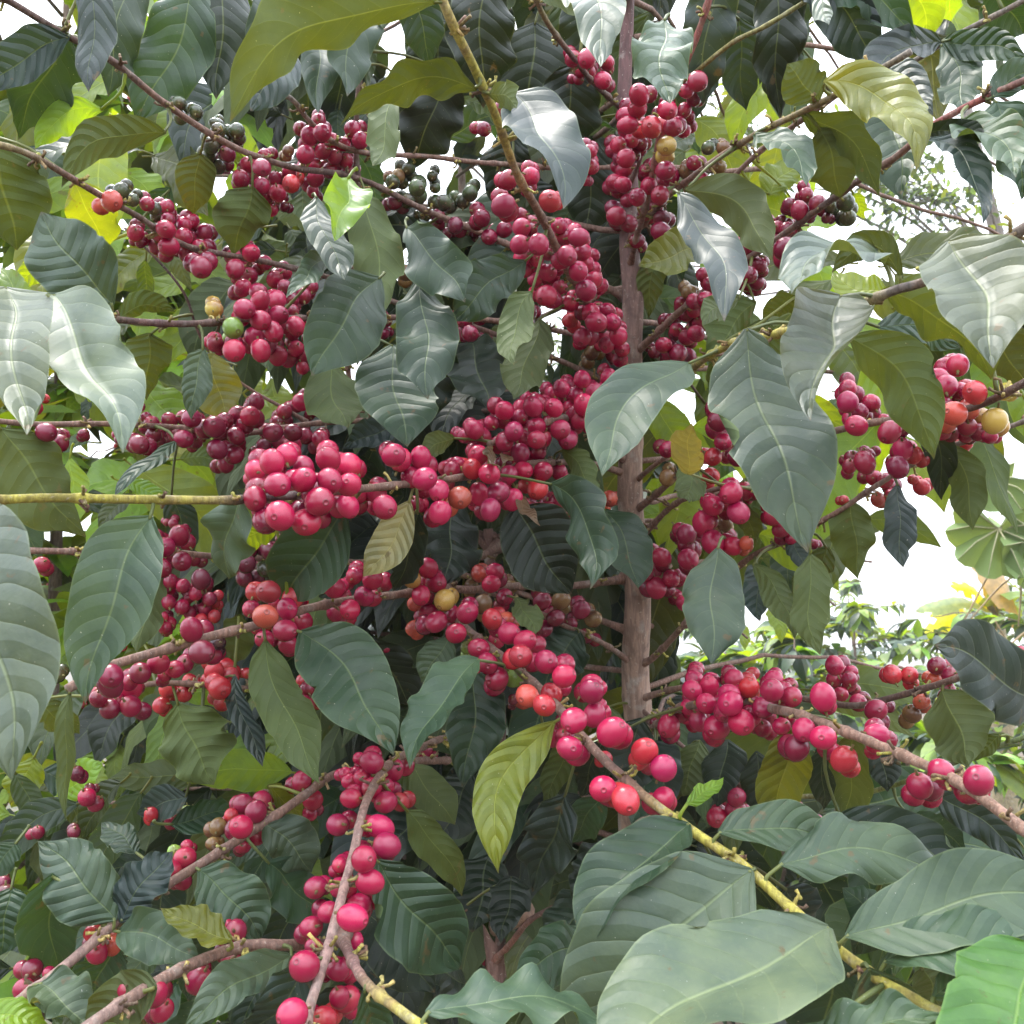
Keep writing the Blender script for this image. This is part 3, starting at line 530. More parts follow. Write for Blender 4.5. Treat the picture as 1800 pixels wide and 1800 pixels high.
placed = []   # (pos, rad, code, key, rpx, seen)
bykey = {}
for key, x, y, r, code in CH: bykey.setdefault(key, []).append([x, y, r, code, True])
SH = {'m': 'm', 'd': 'd'}
for key in bykey:   # cherries behind the listed ones, deeper in the cluster
    add = []
    for x, y, r, code, _ in bykey[key]:
        for _k in range(rng.choice((1, 2, 2)) if key in ('b4', 'b5', 'b32', 'b9', 'b1', 'b12', 'b11', 'b7', 'b18', 'b21', 'b26', 'b20') else 1):
            an = rng.uniform(0, 6.28); q = r * rng.uniform(.5, 1.25)
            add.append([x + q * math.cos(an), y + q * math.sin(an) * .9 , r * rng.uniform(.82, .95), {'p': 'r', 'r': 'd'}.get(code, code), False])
    bykey[key] += add
for key, L in bykey.items():
    b = BRANCH[key]; mine = []
    for x, y, r, code, seen in L:
        bi = min(range(len(b['px'])), key=lambda i: (b['px'][i][0] - x) ** 2 + (b['px'][i][1] - y) ** 2)
        bx, by, D0 = b['px'][bi]; dpx = math.hypot(bx - x, by - y)
        Ds = F * .0076 / r * .5 + D0 * .5           # between branch depth and the depth its size implies
        Ds = max(D0 - .035, min(D0 + .03, Ds)) - ((.016 if key in ('b14', 'b2', 'b12') else .010) if dpx < 30 else 0) + (0 if seen else .012)
        off = 0; ok = False
        for _ in range(24 if seen else 15):
            D = Ds + off; p = P(x, y, D); rr = r * D / F; bad = False
            for q, qr, *_r in mine:
                if (q - p).length < (qr + rr) * .90: bad = True; break
            if not bad: ok = True; break
            off += .0025
        if not ok and not seen: continue
        rr = min(rr, .0105)
        mine.append((p, rr, code, key, r, seen, bi))
    placed += mine
placed.sort(key=lambda a: -a[4])
vis = [c for c in placed if c[5]]; hid = [c for c in placed if not c[5]]
single = vis[:300]; mass = vis[300:] + hid
def cherry_rot(p, key, bi):
    b = BRANCH[key]; d = p - b['p'][bi]
    d = d.normalized() + Vector((rng.uniform(-.5, .5), rng.uniform(-.5, .5), rng.uniform(-.4, .3)))
    q = d.to_track_quat('Z', 'Y'); return q @ Matrix.Rotation(rng.uniform(0, 6.28), 3, 'Z').to_quaternion()
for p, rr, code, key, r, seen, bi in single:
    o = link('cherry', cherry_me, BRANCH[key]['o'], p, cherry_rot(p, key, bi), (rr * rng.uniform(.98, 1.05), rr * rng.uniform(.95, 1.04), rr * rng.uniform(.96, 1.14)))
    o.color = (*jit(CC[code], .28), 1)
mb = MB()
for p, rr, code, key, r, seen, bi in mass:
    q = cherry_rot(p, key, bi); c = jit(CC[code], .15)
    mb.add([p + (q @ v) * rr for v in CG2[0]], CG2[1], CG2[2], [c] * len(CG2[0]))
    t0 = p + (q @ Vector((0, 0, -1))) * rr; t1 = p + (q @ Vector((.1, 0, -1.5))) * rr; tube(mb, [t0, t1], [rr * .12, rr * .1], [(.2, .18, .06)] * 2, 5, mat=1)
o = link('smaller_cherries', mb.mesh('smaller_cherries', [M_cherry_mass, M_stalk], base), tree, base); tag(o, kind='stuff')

# ------------------------------------------------------------------ leaves of the front tree, read off the photograph
# base x,y, tip x,y, width, bow, depth, code, [dt tip depth change, roll, roll2, fold]
LV = []
def lf(*a, **k): LV.append((a, k))
#LEAF_DATA
lf(122, 66, -40, 175, 78, 18, .70, 'V', dt=-.02)
lf(168, -70, 156, 162, 64, 4, .66, 'V')
lf(122, 62, 32, 246, 98, 8, .75, 'T', roll=20)
lf(240, -70, 190, 170, 80, 5, .78, 'T')
lf(345, -50, 238, 215, 115, -12, .80, 'T')
lf(400, -60, 380, 175, 110, 5, .82, 'D')
lf(330, -40, 300, 120, 80, 5, .9, 'T')
lf(768, 4, 404, 215, 112, 72, .56, 'U', dt=-.03, roll=-12, roll2=35)
lf(530, -50, 424, 112, 125, -10, .62, 'V', roll=10)
lf(505, 60, 440, 195, 70, -10, .68, 'V')
lf(560, 20, 560, 200, 80, 5, .8, 'T')
lf(838, 158, 597, 222, 80, 48, .61, 'U', dt=.0, roll=-10)
lf(690, 160, 655, 292, 62, -8, .66, 'U')
lf(700, -40, 756, 117, 74, -10, .66, 'V')
lf(640, -40, 610, 170, 90, 5, .8, 'T')
lf(985, -70, 1056, 118, 88, -22, .60, 'S', dt=-.05)
lf(1168, 34, 1178, 182, 104, 6, .63, 'P', dt=-.02)
lf(903, 163, 990, 368, 128, -24, .56, 'V', dt=-.03, roll=8, fold=8)
lf(858, 165, 908, 190, 46, -8, .6, 'U')
lf(925, -40, 1060, 62, 50, -22, .68, 'U')
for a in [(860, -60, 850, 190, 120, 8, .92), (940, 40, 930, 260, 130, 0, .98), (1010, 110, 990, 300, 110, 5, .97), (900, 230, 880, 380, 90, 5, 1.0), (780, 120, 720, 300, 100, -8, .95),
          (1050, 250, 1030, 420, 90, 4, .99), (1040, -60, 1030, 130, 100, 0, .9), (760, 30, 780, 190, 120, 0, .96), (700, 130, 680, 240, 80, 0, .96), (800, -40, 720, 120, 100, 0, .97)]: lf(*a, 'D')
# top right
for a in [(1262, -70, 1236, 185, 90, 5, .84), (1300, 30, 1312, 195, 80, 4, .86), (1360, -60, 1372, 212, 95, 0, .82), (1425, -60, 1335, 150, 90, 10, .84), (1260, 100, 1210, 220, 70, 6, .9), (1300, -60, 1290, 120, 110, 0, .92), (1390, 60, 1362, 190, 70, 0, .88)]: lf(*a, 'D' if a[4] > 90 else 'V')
lf(1400, -30, 1540, 118, 92, -26, .74, 'V')
lf(1430, -30, 1612, 70, 88, -30, .72, 'T', roll=15)
lf(1438, -40, 1457, 44, 34, -4, .66, 'P', dt=-.03)
lf(1560, -70, 1628, 78, 84, -20, .85, 'B'); lf(1650, -50, 1672, 38, 56, -6, .88, 'B')
lf(1500, 30, 1530, 120, 40, 0, .9, 'B')
lf(1447, 143, 1610, 302, 92, -62, .60, 'Y', dt=-.02, roll=8, fold=6)
lf(1440, 178, 1383, 112, 80, 0, .68, 'U')
lf(1656, 74, 1548, 168, 66, 42, .68, 'V', dt=-.02)
lf(1656, 74, 1815, 112, 58, -12, .70, 'T'); lf(1655, 80, 1692, 205, 72, -14, .72, 'T'); lf(1745, 172, 1850, 128, 60, -16, .70, 'T')
lf(1745, -30, 1800, 60, 80, 0, .8, 'T')
lf(1630, 244, 1727, 396, 58, -40, .60, 'V', dt=-.02, roll=20)
lf(1632, 236, 1735, 258, 42, -22, .63, 'D'); lf(1690, 212, 1786, 312, 84, -18, .60, 'P', dt=-.03, roll=-15)
lf(1750, 178, 1796, 352, 92, -10, .66, 'T', roll=30); lf(1572, 165, 1586, 350, 106, 2, .76, 'T')
lf(1562, 120, 1640, 205, 60, -8, .74, 'V')
lf(1324, 237, 1418, 327, 62, -22, .66, 'P', dt=-.03)
lf(1408, 202, 1546, 346, 66, -28, .70, 'U', roll=25); lf(1440, 225, 1476, 348, 92, -6, .73, 'U')
lf(1412, 375, 1282, 318, 66, -20, .95, 'B'); lf(1352, 345, 1412, 288, 62, -10, .93, 'B'); lf(1500, 340, 1520, 385, 24, 0, .9, 'B')
lf(1203, 334, 1358, 458, 82, -34, .68, 'U', roll=10)
lf(1192, 338, 1273, 566, 78, -24, .58, 'V', dt=-.04, roll=12)
lf(1238, 436, 1122, 468, 72, 4, .82, 'Y', roll=20)
lf(1150, 440, 1140, 560, 50, 0, .97, 'U')
lf(1545, 442, 1390, 518, 108, 30, .465, 'S', dt=-.05, roll=-25)
lf(1586, 490, 1462, 480, 54, 52, .53, 'U', dt=.0, roll=15)
lf(1478, 520, 1425, 740, 176, 6, .475, 'S', dt=-.055, fold=26)
lf(1312, 578, 1420, 972, 176, 10, .52, 'P', dt=-.03, roll=-10, fold=16)
lf(1668, 424, 1746, 648, 182, -18, .48, 'S', dt=-.06, fold=24)
lf(1548, 512, 1742, 668, 108, -34, .56, 'U'); lf(1492, 592, 1642, 808, 112, -34, .56, 'U', dt=-.02)
lf(1540, 575, 1690, 612, 60, -14, .62, 'T'); lf(1740, 560, 1810, 690, 90, 0, .66, 'U'); lf(1750, 590, 1830, 640, 60, 0, .75, 'B')
lf(1562, 512, 1462, 478, 54, -12, .62, 'B'); lf(1400, 520, 1340, 560, 50, 0, .75, 'U')
lf(1300, 525, 1236, 572, 50, 10, .74, 'U'); lf(1330, 530, 1250, 640, 90, 10, .86, 'U'); lf(1345, 560, 1300, 700, 90, 0, .84, 'U')
lf(1252, 630, 1290, 720, 60, 0, .86, 'U'); lf(1150, 700, 1210, 830, 70, 0, .93, 'B')
lf(1212, 638, 1058, 838, 122, 34, .66, 'P', dt=-.06, roll=-12, fold=20)
lf(1208, 834, 1216, 744, 58, 0, .70, 'W', roll=15); lf(1212, 815, 1212, 884, 54, 0, .74, 'U'); lf(1128, 1262, 1100, 1400, 92, 4, .84, 'D'); lf(1105, 1290, 1150, 1430, 84, 0, .87, 'D'); lf(1150, 1330, 1110, 1450, 70, 0, .8, 'T'); lf(1070, 1240, 1085, 1330, 60, 0, .86, 'U')
lf(1262, 962, 1250, 1168, 106, 2, .64, 'P', dt=-.01)
lf(1425, 972, 1442, 1152, 66, 12, .68, 'U', roll=0); lf(1322, 992, 1397, 1124, 56, -18, .72, 'U'); lf(1330, 990, 1336, 1092, 48, 4, .76, 'V')
lf(1495, 880, 1508, 1018, 78, 0, .80, 'U', roll=10); lf(1578, 850, 1588, 998, 54, 4, .72, 'V', roll=10)
lf(1668, 780, 1710, 932, 70, -10, .70, 'U'); lf(1640, 700, 1655, 880, 56, 0, .74, 'D')
lf(1455, 960, 1400, 1080, 60, 0, .86, 'U'); lf(1300, 880, 1330, 960, 40, 0, .86, 'U'); lf(1390, 940, 1420, 1010, 40, 0, .8, 'V')
# left, middle height
lf(200, 536, 72, 372, 128, -10, .62, 'P', dt=.03, fold=10)
lf(95, 518, 216, 798, 162, -16, .50, 'S', dt=-.05, fold=14)
lf(10, 505, 47, 765, 150, -10, .475, 'S', dt=-.05, fold=14)
lf(358, 612, 336, 738, 54, 6, .72, 'P', dt=-.03)
lf(668, 488, 548, 662, 128, 14, .68, 'T', roll=-8); lf(738, 490, 752, 702, 106, 0, .66, 'T'); lf(690, 606, 716, 786, 132, 4, .70, 'P', dt=.0)
lf(582, 636, 612, 752, 96, 8, .74, 'U'); lf(612, 312, 588, 424, 78, -4, .62, 'N', dt=-.02, roll=10); lf(556, 345, 606, 492, 66, 8, .68, 'T')
lf(640, 330, 672, 560, 90, 0, .80, 'U'); lf(714, 400, 818, 532, 92, -10, .68, 'T'); lf(925, 458, 798, 566, 84, 8, .72, 'T'); lf(936, 512, 904, 642, 62, 20, .66, 'U', dt=-.02)
lf(948, 560, 902, 702, 84, -6, .78, 'U'); lf(830, 600, 862, 722, 110, 0, .86, 'D'); lf(770, 600, 760, 740, 80, 0, .9, 'D')
lf(582, 452, 503, 524, 46, 8, .66, 'P', dt=-.02)
lf(262, 585, 258, 704, 82, 0, .86, 'U'); lf(372, 620, 402, 738, 82, 6, .88, 'Y', roll=10); lf(352, 268, 336, 384, 66, 0, .84, 'U')
lf(-10, 235, 30, 440, 165, 0, .72, 'U'); lf(292, 234, 108, 330, 72, 40, .68, 'U', roll=10); lf(182, 194, 62, 262, 52, 28, .72, 'N'); lf(128, 318, 182, 445, 78, -6, .80, 'B')
lf(445, 328, 410, 452, 98, 0, .84, 'U'); lf(300, 330, 240, 430, 60, 0, .9, 'T'); lf(205, 562, 308, 548, 48, -16, .78, 'U')
lf(60, 560, 0, 470, 60, 0, .85, 'B'); lf(120, 450, 30, 510, 50, 10, .9, 'B'); lf(700, 740, 600, 790, 60, 0, .88, 'V'); lf(800, 770, 745, 812, 44, 10, .76, 'U')
# centre
lf(905, 888, 1005, 1045, 138, 4, .80, 'D'); lf(800, 880, 780, 1030, 100, 0, .84, 'D'); lf(720, 880, 638, 1014, 66, -10, .70, 'W', dt=-.02); lf(735, 900, 690, 1040, 70, -6, .74, 'D')
lf(968, 850, 1037, 1037, 90, -42, .68, 'T', dt=-.03, roll=-20); lf(1062, 895, 1122, 1035, 78, -10, .80, 'T', roll=30)
lf(985, 790, 1045, 880, 50, -12, .80, 'U'); lf(930, 780, 940, 850, 50, 0, .9, 'D'); lf(890, 800, 884, 815, 26, 0, .74, 'K')
lf(905, 1050, 940, 1115, 42, -6, .75, 'U', roll=15); lf(1020, 1110, 960, 1180, 90, 0, .88, 'T'); lf(790, 1120, 740, 1200, 60, 0, .78, 'P')
lf(620, 1120, 600, 1200, 60, 0, .9, 'D'); lf(650, 1120, 720, 1240, 100, 0, .92, 'D'); lf(640, 1010, 560, 1050, 60, 0, .9, 'D')
lf(865, 785, 878, 822, 22, 8, .70, 'K', roll=40); lf(915, 870, 950, 925, 24, 6, .72, 'K', roll=30)
# left, lower
lf(-70, 900, 20, 1372, 250, -20, .40, 'S', dt=-.02, fold=8)
lf(266, 908, 150, 1238, 150, 22, .54, 'P', dt=-.03, roll=-14, fold=20)
lf(0, 752, 152, 944, 140, 4, .78, 'U'); lf(312, 774, 200, 874, 30, 6, .72, 'T', roll=40); lf(422, 876, 402, 1018, 100, 12, .70, 'P', roll=-20); lf(482, 905, 402, 966, 50, -8, .74, 'B')
lf(608, 896, 498, 1072, 132, 10, .72, 'T'); lf(286, 1008, 240, 1148, 66, 8, .76, 'U'); lf(300, 870, 340, 980, 60, 0, .9, 'V'); lf(0, 840, 70, 880, 50, -12, .8, 'P')
lf(528, 1110, 692, 1328, 140, -22, .60, 'T', fold=12, dt=-.02); lf(466, 1124, 562, 1378, 90, 12, .62, 'U', dt=-.02); lf(412, 1185, 462, 1348, 44, 8, .70, 'V'); lf(312, 1236, 376, 1380, 118, 6, .74, 'U')
lf(124, 1215, 118, 1445, 34, 10, .60, 'U'); lf(60, 1330, 20, 1420, 60, 0, .9, 'B'); lf(420, 1080, 410, 1170, 60, 0, .84, 'U')
lf(60, 1230, 140, 1290, 50, 0, .8, 'U'); lf(255, 1130, 240, 1240, 70, 0, .86, 'U')
lf(842, 1158, 720, 1352, 84, 20, .62, 'P', dt=-.02, roll=-15); lf(832, 1172, 812, 1384, 108, -6, .70, 'T'); lf(976, 1268, 876, 1536, 88, 46, .60, 'Y', dt=-.02, roll=14, fold=24)
lf(994, 1396, 936, 1568, 100, 0, .70, 'V'); lf(664, 1512, 812, 1704, 138, 6, .62, 'T', dt=-.02); lf(714, 1424, 812, 1576, 64, -14, .70, 'U'); lf(1062, 1396, 1000, 1482, 66, 0, .76, 'T')
lf(720, 1340, 800, 1450, 70, 0, .78, 'U'); lf(830, 1360, 770, 1480, 90, 0, .84, 'D'); lf(960, 1300, 985, 1400, 60, 0, .76, 'D'); lf(1000, 1290, 960, 1420, 50, 0, .74, 'U'); lf(860, 1500, 830, 1640, 110, 0, .86, 'D'); lf(1080, 1480, 1010, 1600, 100, 0, .85, 'D')
lf(1060, 1300, 1020, 1400, 60, 0, .8, 'D'); lf(1040, 1560, 960, 1680, 100, 0, .85, 'T'); lf(760, 1560, 720, 1700, 120, 0, .8, 'D'); lf(1150, 1300, 1180, 1420, 80, 0, .85, 'V'); lf(640, 1600, 765, 1745, 118, -6, .66, 'D')
lf(748, 1780, 1070, 1800, 118, -34, .46, 'P', dt=.02, roll=-20, fold=10); lf(1064, 1655, 898, 1728, 98, 10, .60, 'T', dt=-.02); lf(900, 1540, 880, 1660, 80, 0, .8, 'D')
lf(640, 1740, 660, 1880, 80, 0, .52, 'T'); lf(820, 1730, 700, 1680, 80, 0, .7, 'D')
# near leaves, lower right
lf(1212, 1448, 1024, 1684, 136, 26, .535, 'T', dt=-.03, roll=-8, fold=10)
lf(1322, 1530, 1040, 1930, 240, 60, .535, 'S', dt=-.03, roll=-18, fold=12)
lf(1458, 1630, 1050, 1905, 285, 24, .445, 'S', dt=-.055, roll=-4, fold=24)
lf(1262, 1464, 1492, 1518, 92, -34, .53, 'P', dt=.02, roll=-25, fold=10)
lf(1370, 1520, 1690, 1545, 112, -32, .50, 'P', dt=.03, roll=-22, fold=10); lf(1470, 1435, 1690, 1560, 96, -26, .56, 'V', dt=.02)
lf(1486, 1646, 1900, 1575, 140, -22, .455, 'P', dt=.0, roll=-28, fold=12); lf(1552, 1690, 1880, 1672, 122, -30, .445, 'P', dt=0, roll=-20, fold=12)
lf(1850, 1655, 1700, 1990, 205, 10, .38, 'L', dt=-.03, roll=-10, fold=10)
lf(1466, 1650, 1448, 1870, 138, 4, .56, 'V'); lf(1528, 1700, 1590, 1850, 130, 8, .50, 'P'); lf(1390, 1850, 1690, 1800, 84, -20, .42, 'P', roll=-30); lf(1636, 1756, 1770, 1716, 56, -14, .46, 'P')
lf(1540, 1580, 1500, 1680, 70, 0, .62, 'V'); lf(1620, 1700, 1660, 1780, 90, 0, .6, 'U'); lf(1380, 1560, 1420, 1650, 90, 0, .62, 'V'); lf(1250, 1500, 1230, 1600, 90, 0, .64, 'T')
lf(1840, 1250, 1643, 1134, 116, 16, .53, 'V', dt=-.02, roll=-25); lf(1655, 1212, 1702, 1348, 116, -4, .68, 'U'); lf(1392, 1280, 1366, 1455, 82, 4, .72, 'Y', roll=15)
lf(1500, 1285, 1482, 1442, 70, -4, .70, 'U'); lf(1450, 1300, 1448, 1424, 52, 0, .76, 'D'); lf(1545, 1290, 1560, 1392, 56, 0, .74, 'D'); lf(1205, 1414, 1272, 1366, 30, 4, .60, 'N'); lf(1280, 1300, 1260, 1420, 80, 0, .85, 'D'); lf(1330, 1320, 1340, 1440, 60, 0, .84, 'D')
lf(1640, 1395, 1804, 1520, 76, -12, .64, 'V', dt=.02); lf(1230, 1300, 1200, 1400, 70, 0, .88, 'U'); lf(1760, 1290, 1700, 1340, 30, 0, .7, 'U'); lf(1600, 1440, 1700, 1500, 60, -8, .7, 'T')
# bottom left
lf(92, 1535, 102, 1706, 112, 4, .64, 'T'); lf(204, 1618, 66, 1478, 116, 8, .59, 'P', dt=.02, fold=12); lf(212, 1622, 304, 1496, 82, -8, .62, 'V'); lf(348, 1528, 458, 1654, 102, -12, .61, 'P', dt=0)
lf(208, 1638, 354, 1690, 88, -12, .58, 'P'); lf(408, 1652, 282, 1596, 64, -6, .56, 'Y', dt=0, roll=-20); lf(70, 1728, 166, 1834, 98, -12, .54, 'P'); lf(276, 1735, 150, 1810, 98, 12, .54, 'U')
lf(515, 1678, 318, 1816, 84, 10, .50, 'P', roll=-10); lf(545, 1690, 425, 1840, 96, -4, .56, 'V'); lf(462, 1444, 548, 1534, 82, -6, .68, 'P'); lf(470, 1515, 560, 1600, 90, 0, .7, 'T'); lf(-30, 1795, 92, 1815, 66, -20, .55, 'N')
lf(242, 1502, 178, 1446, 50, 4, .72, 'T'); lf(300, 1540, 260, 1640, 80, 0, .74, 'V'); lf(20, 1560, 0, 1680, 90, 0, .74, 'T'); lf(200, 1660, 160, 1760, 90, 0, .7, 'T'); lf(400, 1560, 420, 1620, 70, 0, .72, 'D'); lf(30, 1480, -20, 1540, 50, 0, .7, 'T')
lf(330, 1400, 240, 1430, 60, 0, .8, 'V'); lf(300, 1450, 420, 1420, 60, 0, .8, 'T'); lf(100, 1400, 180, 1340, 60, 0, .85, 'N'); lf(620, 1730, 560, 1850, 90, 0, .62, 'D'); lf(470, 1380, 540, 1440, 40, 0, .75, 'Y')
lf(400, 1620, 330, 1760, 100, 0, .68, 'T'); lf(1580, 1640, 1480, 1560, 70, 0, .6, 'T')

def view_leaf(mb, x0, y0, x1, y1, w, bow, D, code, dt=-.012, roll=0, roll2=None, fold=14, seed=0):
    bd = min(((q[0] - x0) ** 2 + (q[1] - y0) ** 2 + 3e4 * abs(q[2] - D), q[2]) for b in BRANCH.values() for q in b['px'][::3])
    TD = D + dt
    if bd[0] < 3e4: sh = max(-.05, min(.06, bd[1] - D - .004)); D += sh; dt -= sh
    B = P(x0, y0, D); T = P(x1, y1, TD); mx_, my = (x0 + x1) / 2, (y0 + y1) / 2; dx, dy = x1 - x0, y1 - y0; L = math.hypot(dx, dy)
    rr = random.Random(seed)
    M1 = P(mx_ - dy / L * bow * 2, my + dx / L * bow * 2, D + dt / 2 - rr.uniform(.04, .24) * L * D / F)
    wm = 1.10 * w * (D + dt / 2) / F / max(.5, math.cos(R(roll)))
    nrm = (CAM - B.lerp(T, .5)).normalized()
    flip = code in 'U'
    c = jit(LC[code], .16)
    if code == 'U' and rr.random() < .4: c = tuple(a * .75 for a in c)
    if code == 'P' and dt > -.02: dt -= .02
    sg = dx / L
    if abs(sg) > .6: roll = abs(roll) * (1 if sg > 0 else -1) * (-1 if flip else 1)
    rl = roll + rr.uniform(-16, 16) + 16 * sg * (-1 if flip else 1)
    leaf_add(mb, B, M1, T, wm, nrm, rl, (roll2 if roll2 is not None else rl + rr.uniform(-28, 28)), fold + rr.uniform(0, 18), rr.uniform(-.45, .05) * (.5 if w > 120 else 1), rr.uniform(.04, .15) * (.45 if w > 120 else 1), c, flip, seed, .028, w > 74)
    tan = (M1 - B).normalized(); return B, tan, c, nrm
for i, (a, k) in enumerate(LV):
    mb = MB(); B, tan, c, nrm = view_leaf(mb, *a, **k, seed=i + 3)
    _, key, bi = nearest(B); petiole(mb, B, tan, BRANCH[key]['p'][bi], c, .0012)
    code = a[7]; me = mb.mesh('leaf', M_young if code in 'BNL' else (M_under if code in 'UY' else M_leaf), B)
    o = link('leaf', me, BRANCH[key]['o'], B)
    if code == 'Y': o['label'] = 'yellowing leaf'

# ------------------------------------------------------------------ inner and rear branches of the same tree, with their hanging leaves
GAPS = [(50, 25, 95, 45), (222, 88, 22, 36), (310, 130, 16, 20), (385, 320, 32, 46), (140, 130, 22, 32), (722, 255, 55, 75), (780, 300, 24, 46), (853, 330, 24, 50), (690, 90, 26, 38), (905, 40, 22, 38),
        (975, 605, 40, 62), (242, 222, 22, 14), (1458, 90, 40, 90), (745, 340, 60, 30), (860, 690, 14, 14), (190, 800, 26, 20)]
def in_gap(x, y, grow=1.0):
    return any(((x - a) / (c * grow)) ** 2 + ((y - b) / (d * grow)) ** 2 < 1 for a, b, c, d in GAPS)
rear = MB(); n_single = max(0, 300 - len(LV)); k_single = 0; rearbr = []
for k in range(64):
    yb = -280 + k * 34; az = rng.uniform(R(-20), R(200)); L = rng.uniform(.35, .66)
    st = P(1108, yb, .96) if yb > -300 else P(1104, -300, .96)
    if k % 3 == 0: st = P(870, max(yb, 950), 1.0)
    if az < R(40): az += R(30)
    d = Vector((math.cos(az), abs(math.sin(az)) * .9 + .12, .25)).normalized()
    pts = [st + d * (L * t) + Vector((0, 0, -.25 * L * t * t)) for t in [i / 14 for i in range(15)]]
    pts = wobble(pts, .012, k)
    b = MB(); tube(b, pts, [.0032 - .0018 * i / 14 for i in range(15)], [BR] * 15, 6); o = link('branch', b.mesh('branch', M_twig, pts[0]), tree, pts[0])
    for i in range(2, 15):
        for sgn in (-1, 1):
            B = pts[i]; t = (pts[i] - pts[i - 1]).normalized(); s = t.cross(Vector((0, 0, 1))).normalized() * sgn
            dr_ = (s * rng.uniform(.3, .9) + t * rng.uniform(.1, .6) + Vector((0, 0, -rng.uniform(.5, 1.6)))).normalized()
            LL = rng.uniform(.10, .155); T = B + dr_ * LL; M1 = B + (dr_ + Vector((0, 0, .45)) + s * .3).normalized() * LL * .5
            bad = False
            for q in (0, .35, .7, 1):
                x, y, D = to_px(B.lerp(T, q))
                if in_gap(x, y, 1.25) or (x > 1215 and y < 1120) or D < .9 or x > 1330 or (x > 1140 and 700 < y < 1200): bad = True; break
                if x < 330 and rng.random() < .3: bad = True; break
            if bad: continue
            n = (Vector((rng.uniform(-.7, .7), -1, rng.uniform(-.1, .9)))).normalized()
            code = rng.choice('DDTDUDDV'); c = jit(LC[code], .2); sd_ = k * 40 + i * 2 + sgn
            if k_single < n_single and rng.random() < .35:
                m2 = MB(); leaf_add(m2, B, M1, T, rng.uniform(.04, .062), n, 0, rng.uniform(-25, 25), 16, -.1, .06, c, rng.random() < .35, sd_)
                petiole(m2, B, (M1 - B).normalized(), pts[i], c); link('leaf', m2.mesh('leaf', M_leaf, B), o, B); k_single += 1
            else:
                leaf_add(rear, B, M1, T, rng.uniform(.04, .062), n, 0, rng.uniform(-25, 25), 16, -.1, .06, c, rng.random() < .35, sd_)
def fill(x0, y0, x1, y1, n, D0, D1, codes, seed, ln=(.10, .16)):
    r_ = random.Random(seed)
    for i in range(n):
        x, y, D = r_.uniform(x0, x1), r_.uniform(y0, y1), r_.uniform(D0, D1); B = P(x, y, D); LL = r_.uniform(*ln)
        an = r_.gauss(0, .75); d = Vector((math.sin(an), r_.uniform(-.5, .3), -math.cos(an) * r_.uniform(.3, 1))).normalized(); T = B + d * LL
        if any(in_gap(*to_px(B.lerp(T, q))[:2], 1.1) for q in (0, .3, .6, 1)): continue
        M1 = B + (d + Vector((0, -.1, .4))).normalized() * LL * .5; c = jit(LC[r_.choice(codes)], .25)
        n_ = Vector((r_.uniform(-.6, .6), -1, r_.uniform(-.2, 1))).normalized(); tan = (M1 - B).normalized()
        leaf_add(rear2, B, M1, T, LL * r_.uniform(.38, .46), n_, 0, r_.uniform(-30, 30), 18, -.15, .09, c, r_.random() < .5, seed * 100 + i)
        _, key, bi = nearest(B); petiole(rear2, B, tan, BRANCH[key]['p'][bi], c)
rear2 = MB()
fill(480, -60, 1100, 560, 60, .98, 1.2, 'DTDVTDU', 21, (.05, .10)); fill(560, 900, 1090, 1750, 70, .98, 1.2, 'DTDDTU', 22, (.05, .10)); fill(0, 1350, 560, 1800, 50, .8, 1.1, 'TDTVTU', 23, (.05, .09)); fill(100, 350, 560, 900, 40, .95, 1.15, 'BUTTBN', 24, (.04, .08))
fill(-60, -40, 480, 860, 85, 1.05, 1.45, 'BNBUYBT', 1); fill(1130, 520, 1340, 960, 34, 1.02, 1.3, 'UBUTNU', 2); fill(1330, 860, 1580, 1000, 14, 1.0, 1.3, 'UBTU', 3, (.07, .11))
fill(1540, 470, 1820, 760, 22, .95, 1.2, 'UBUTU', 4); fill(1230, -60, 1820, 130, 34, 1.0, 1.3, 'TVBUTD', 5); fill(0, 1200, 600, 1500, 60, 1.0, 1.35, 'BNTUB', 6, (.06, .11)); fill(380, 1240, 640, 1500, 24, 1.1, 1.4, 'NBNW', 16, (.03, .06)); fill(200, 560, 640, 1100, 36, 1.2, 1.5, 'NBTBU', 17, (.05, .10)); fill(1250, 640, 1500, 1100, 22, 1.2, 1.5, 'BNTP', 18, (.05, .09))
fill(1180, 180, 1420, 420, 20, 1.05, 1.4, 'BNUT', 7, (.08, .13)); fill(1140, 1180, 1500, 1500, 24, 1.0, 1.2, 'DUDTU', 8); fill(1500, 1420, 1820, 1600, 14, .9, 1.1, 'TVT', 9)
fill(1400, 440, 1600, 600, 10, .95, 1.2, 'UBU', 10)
rear.add(rear2.v, rear2.f, rear2.uv, rear2.c, 1)
o = link('inner_foliage', rear.mesh('inner_foliage', [M_leaf, M_young], base), tree, base); tag(o, kind='stuff')

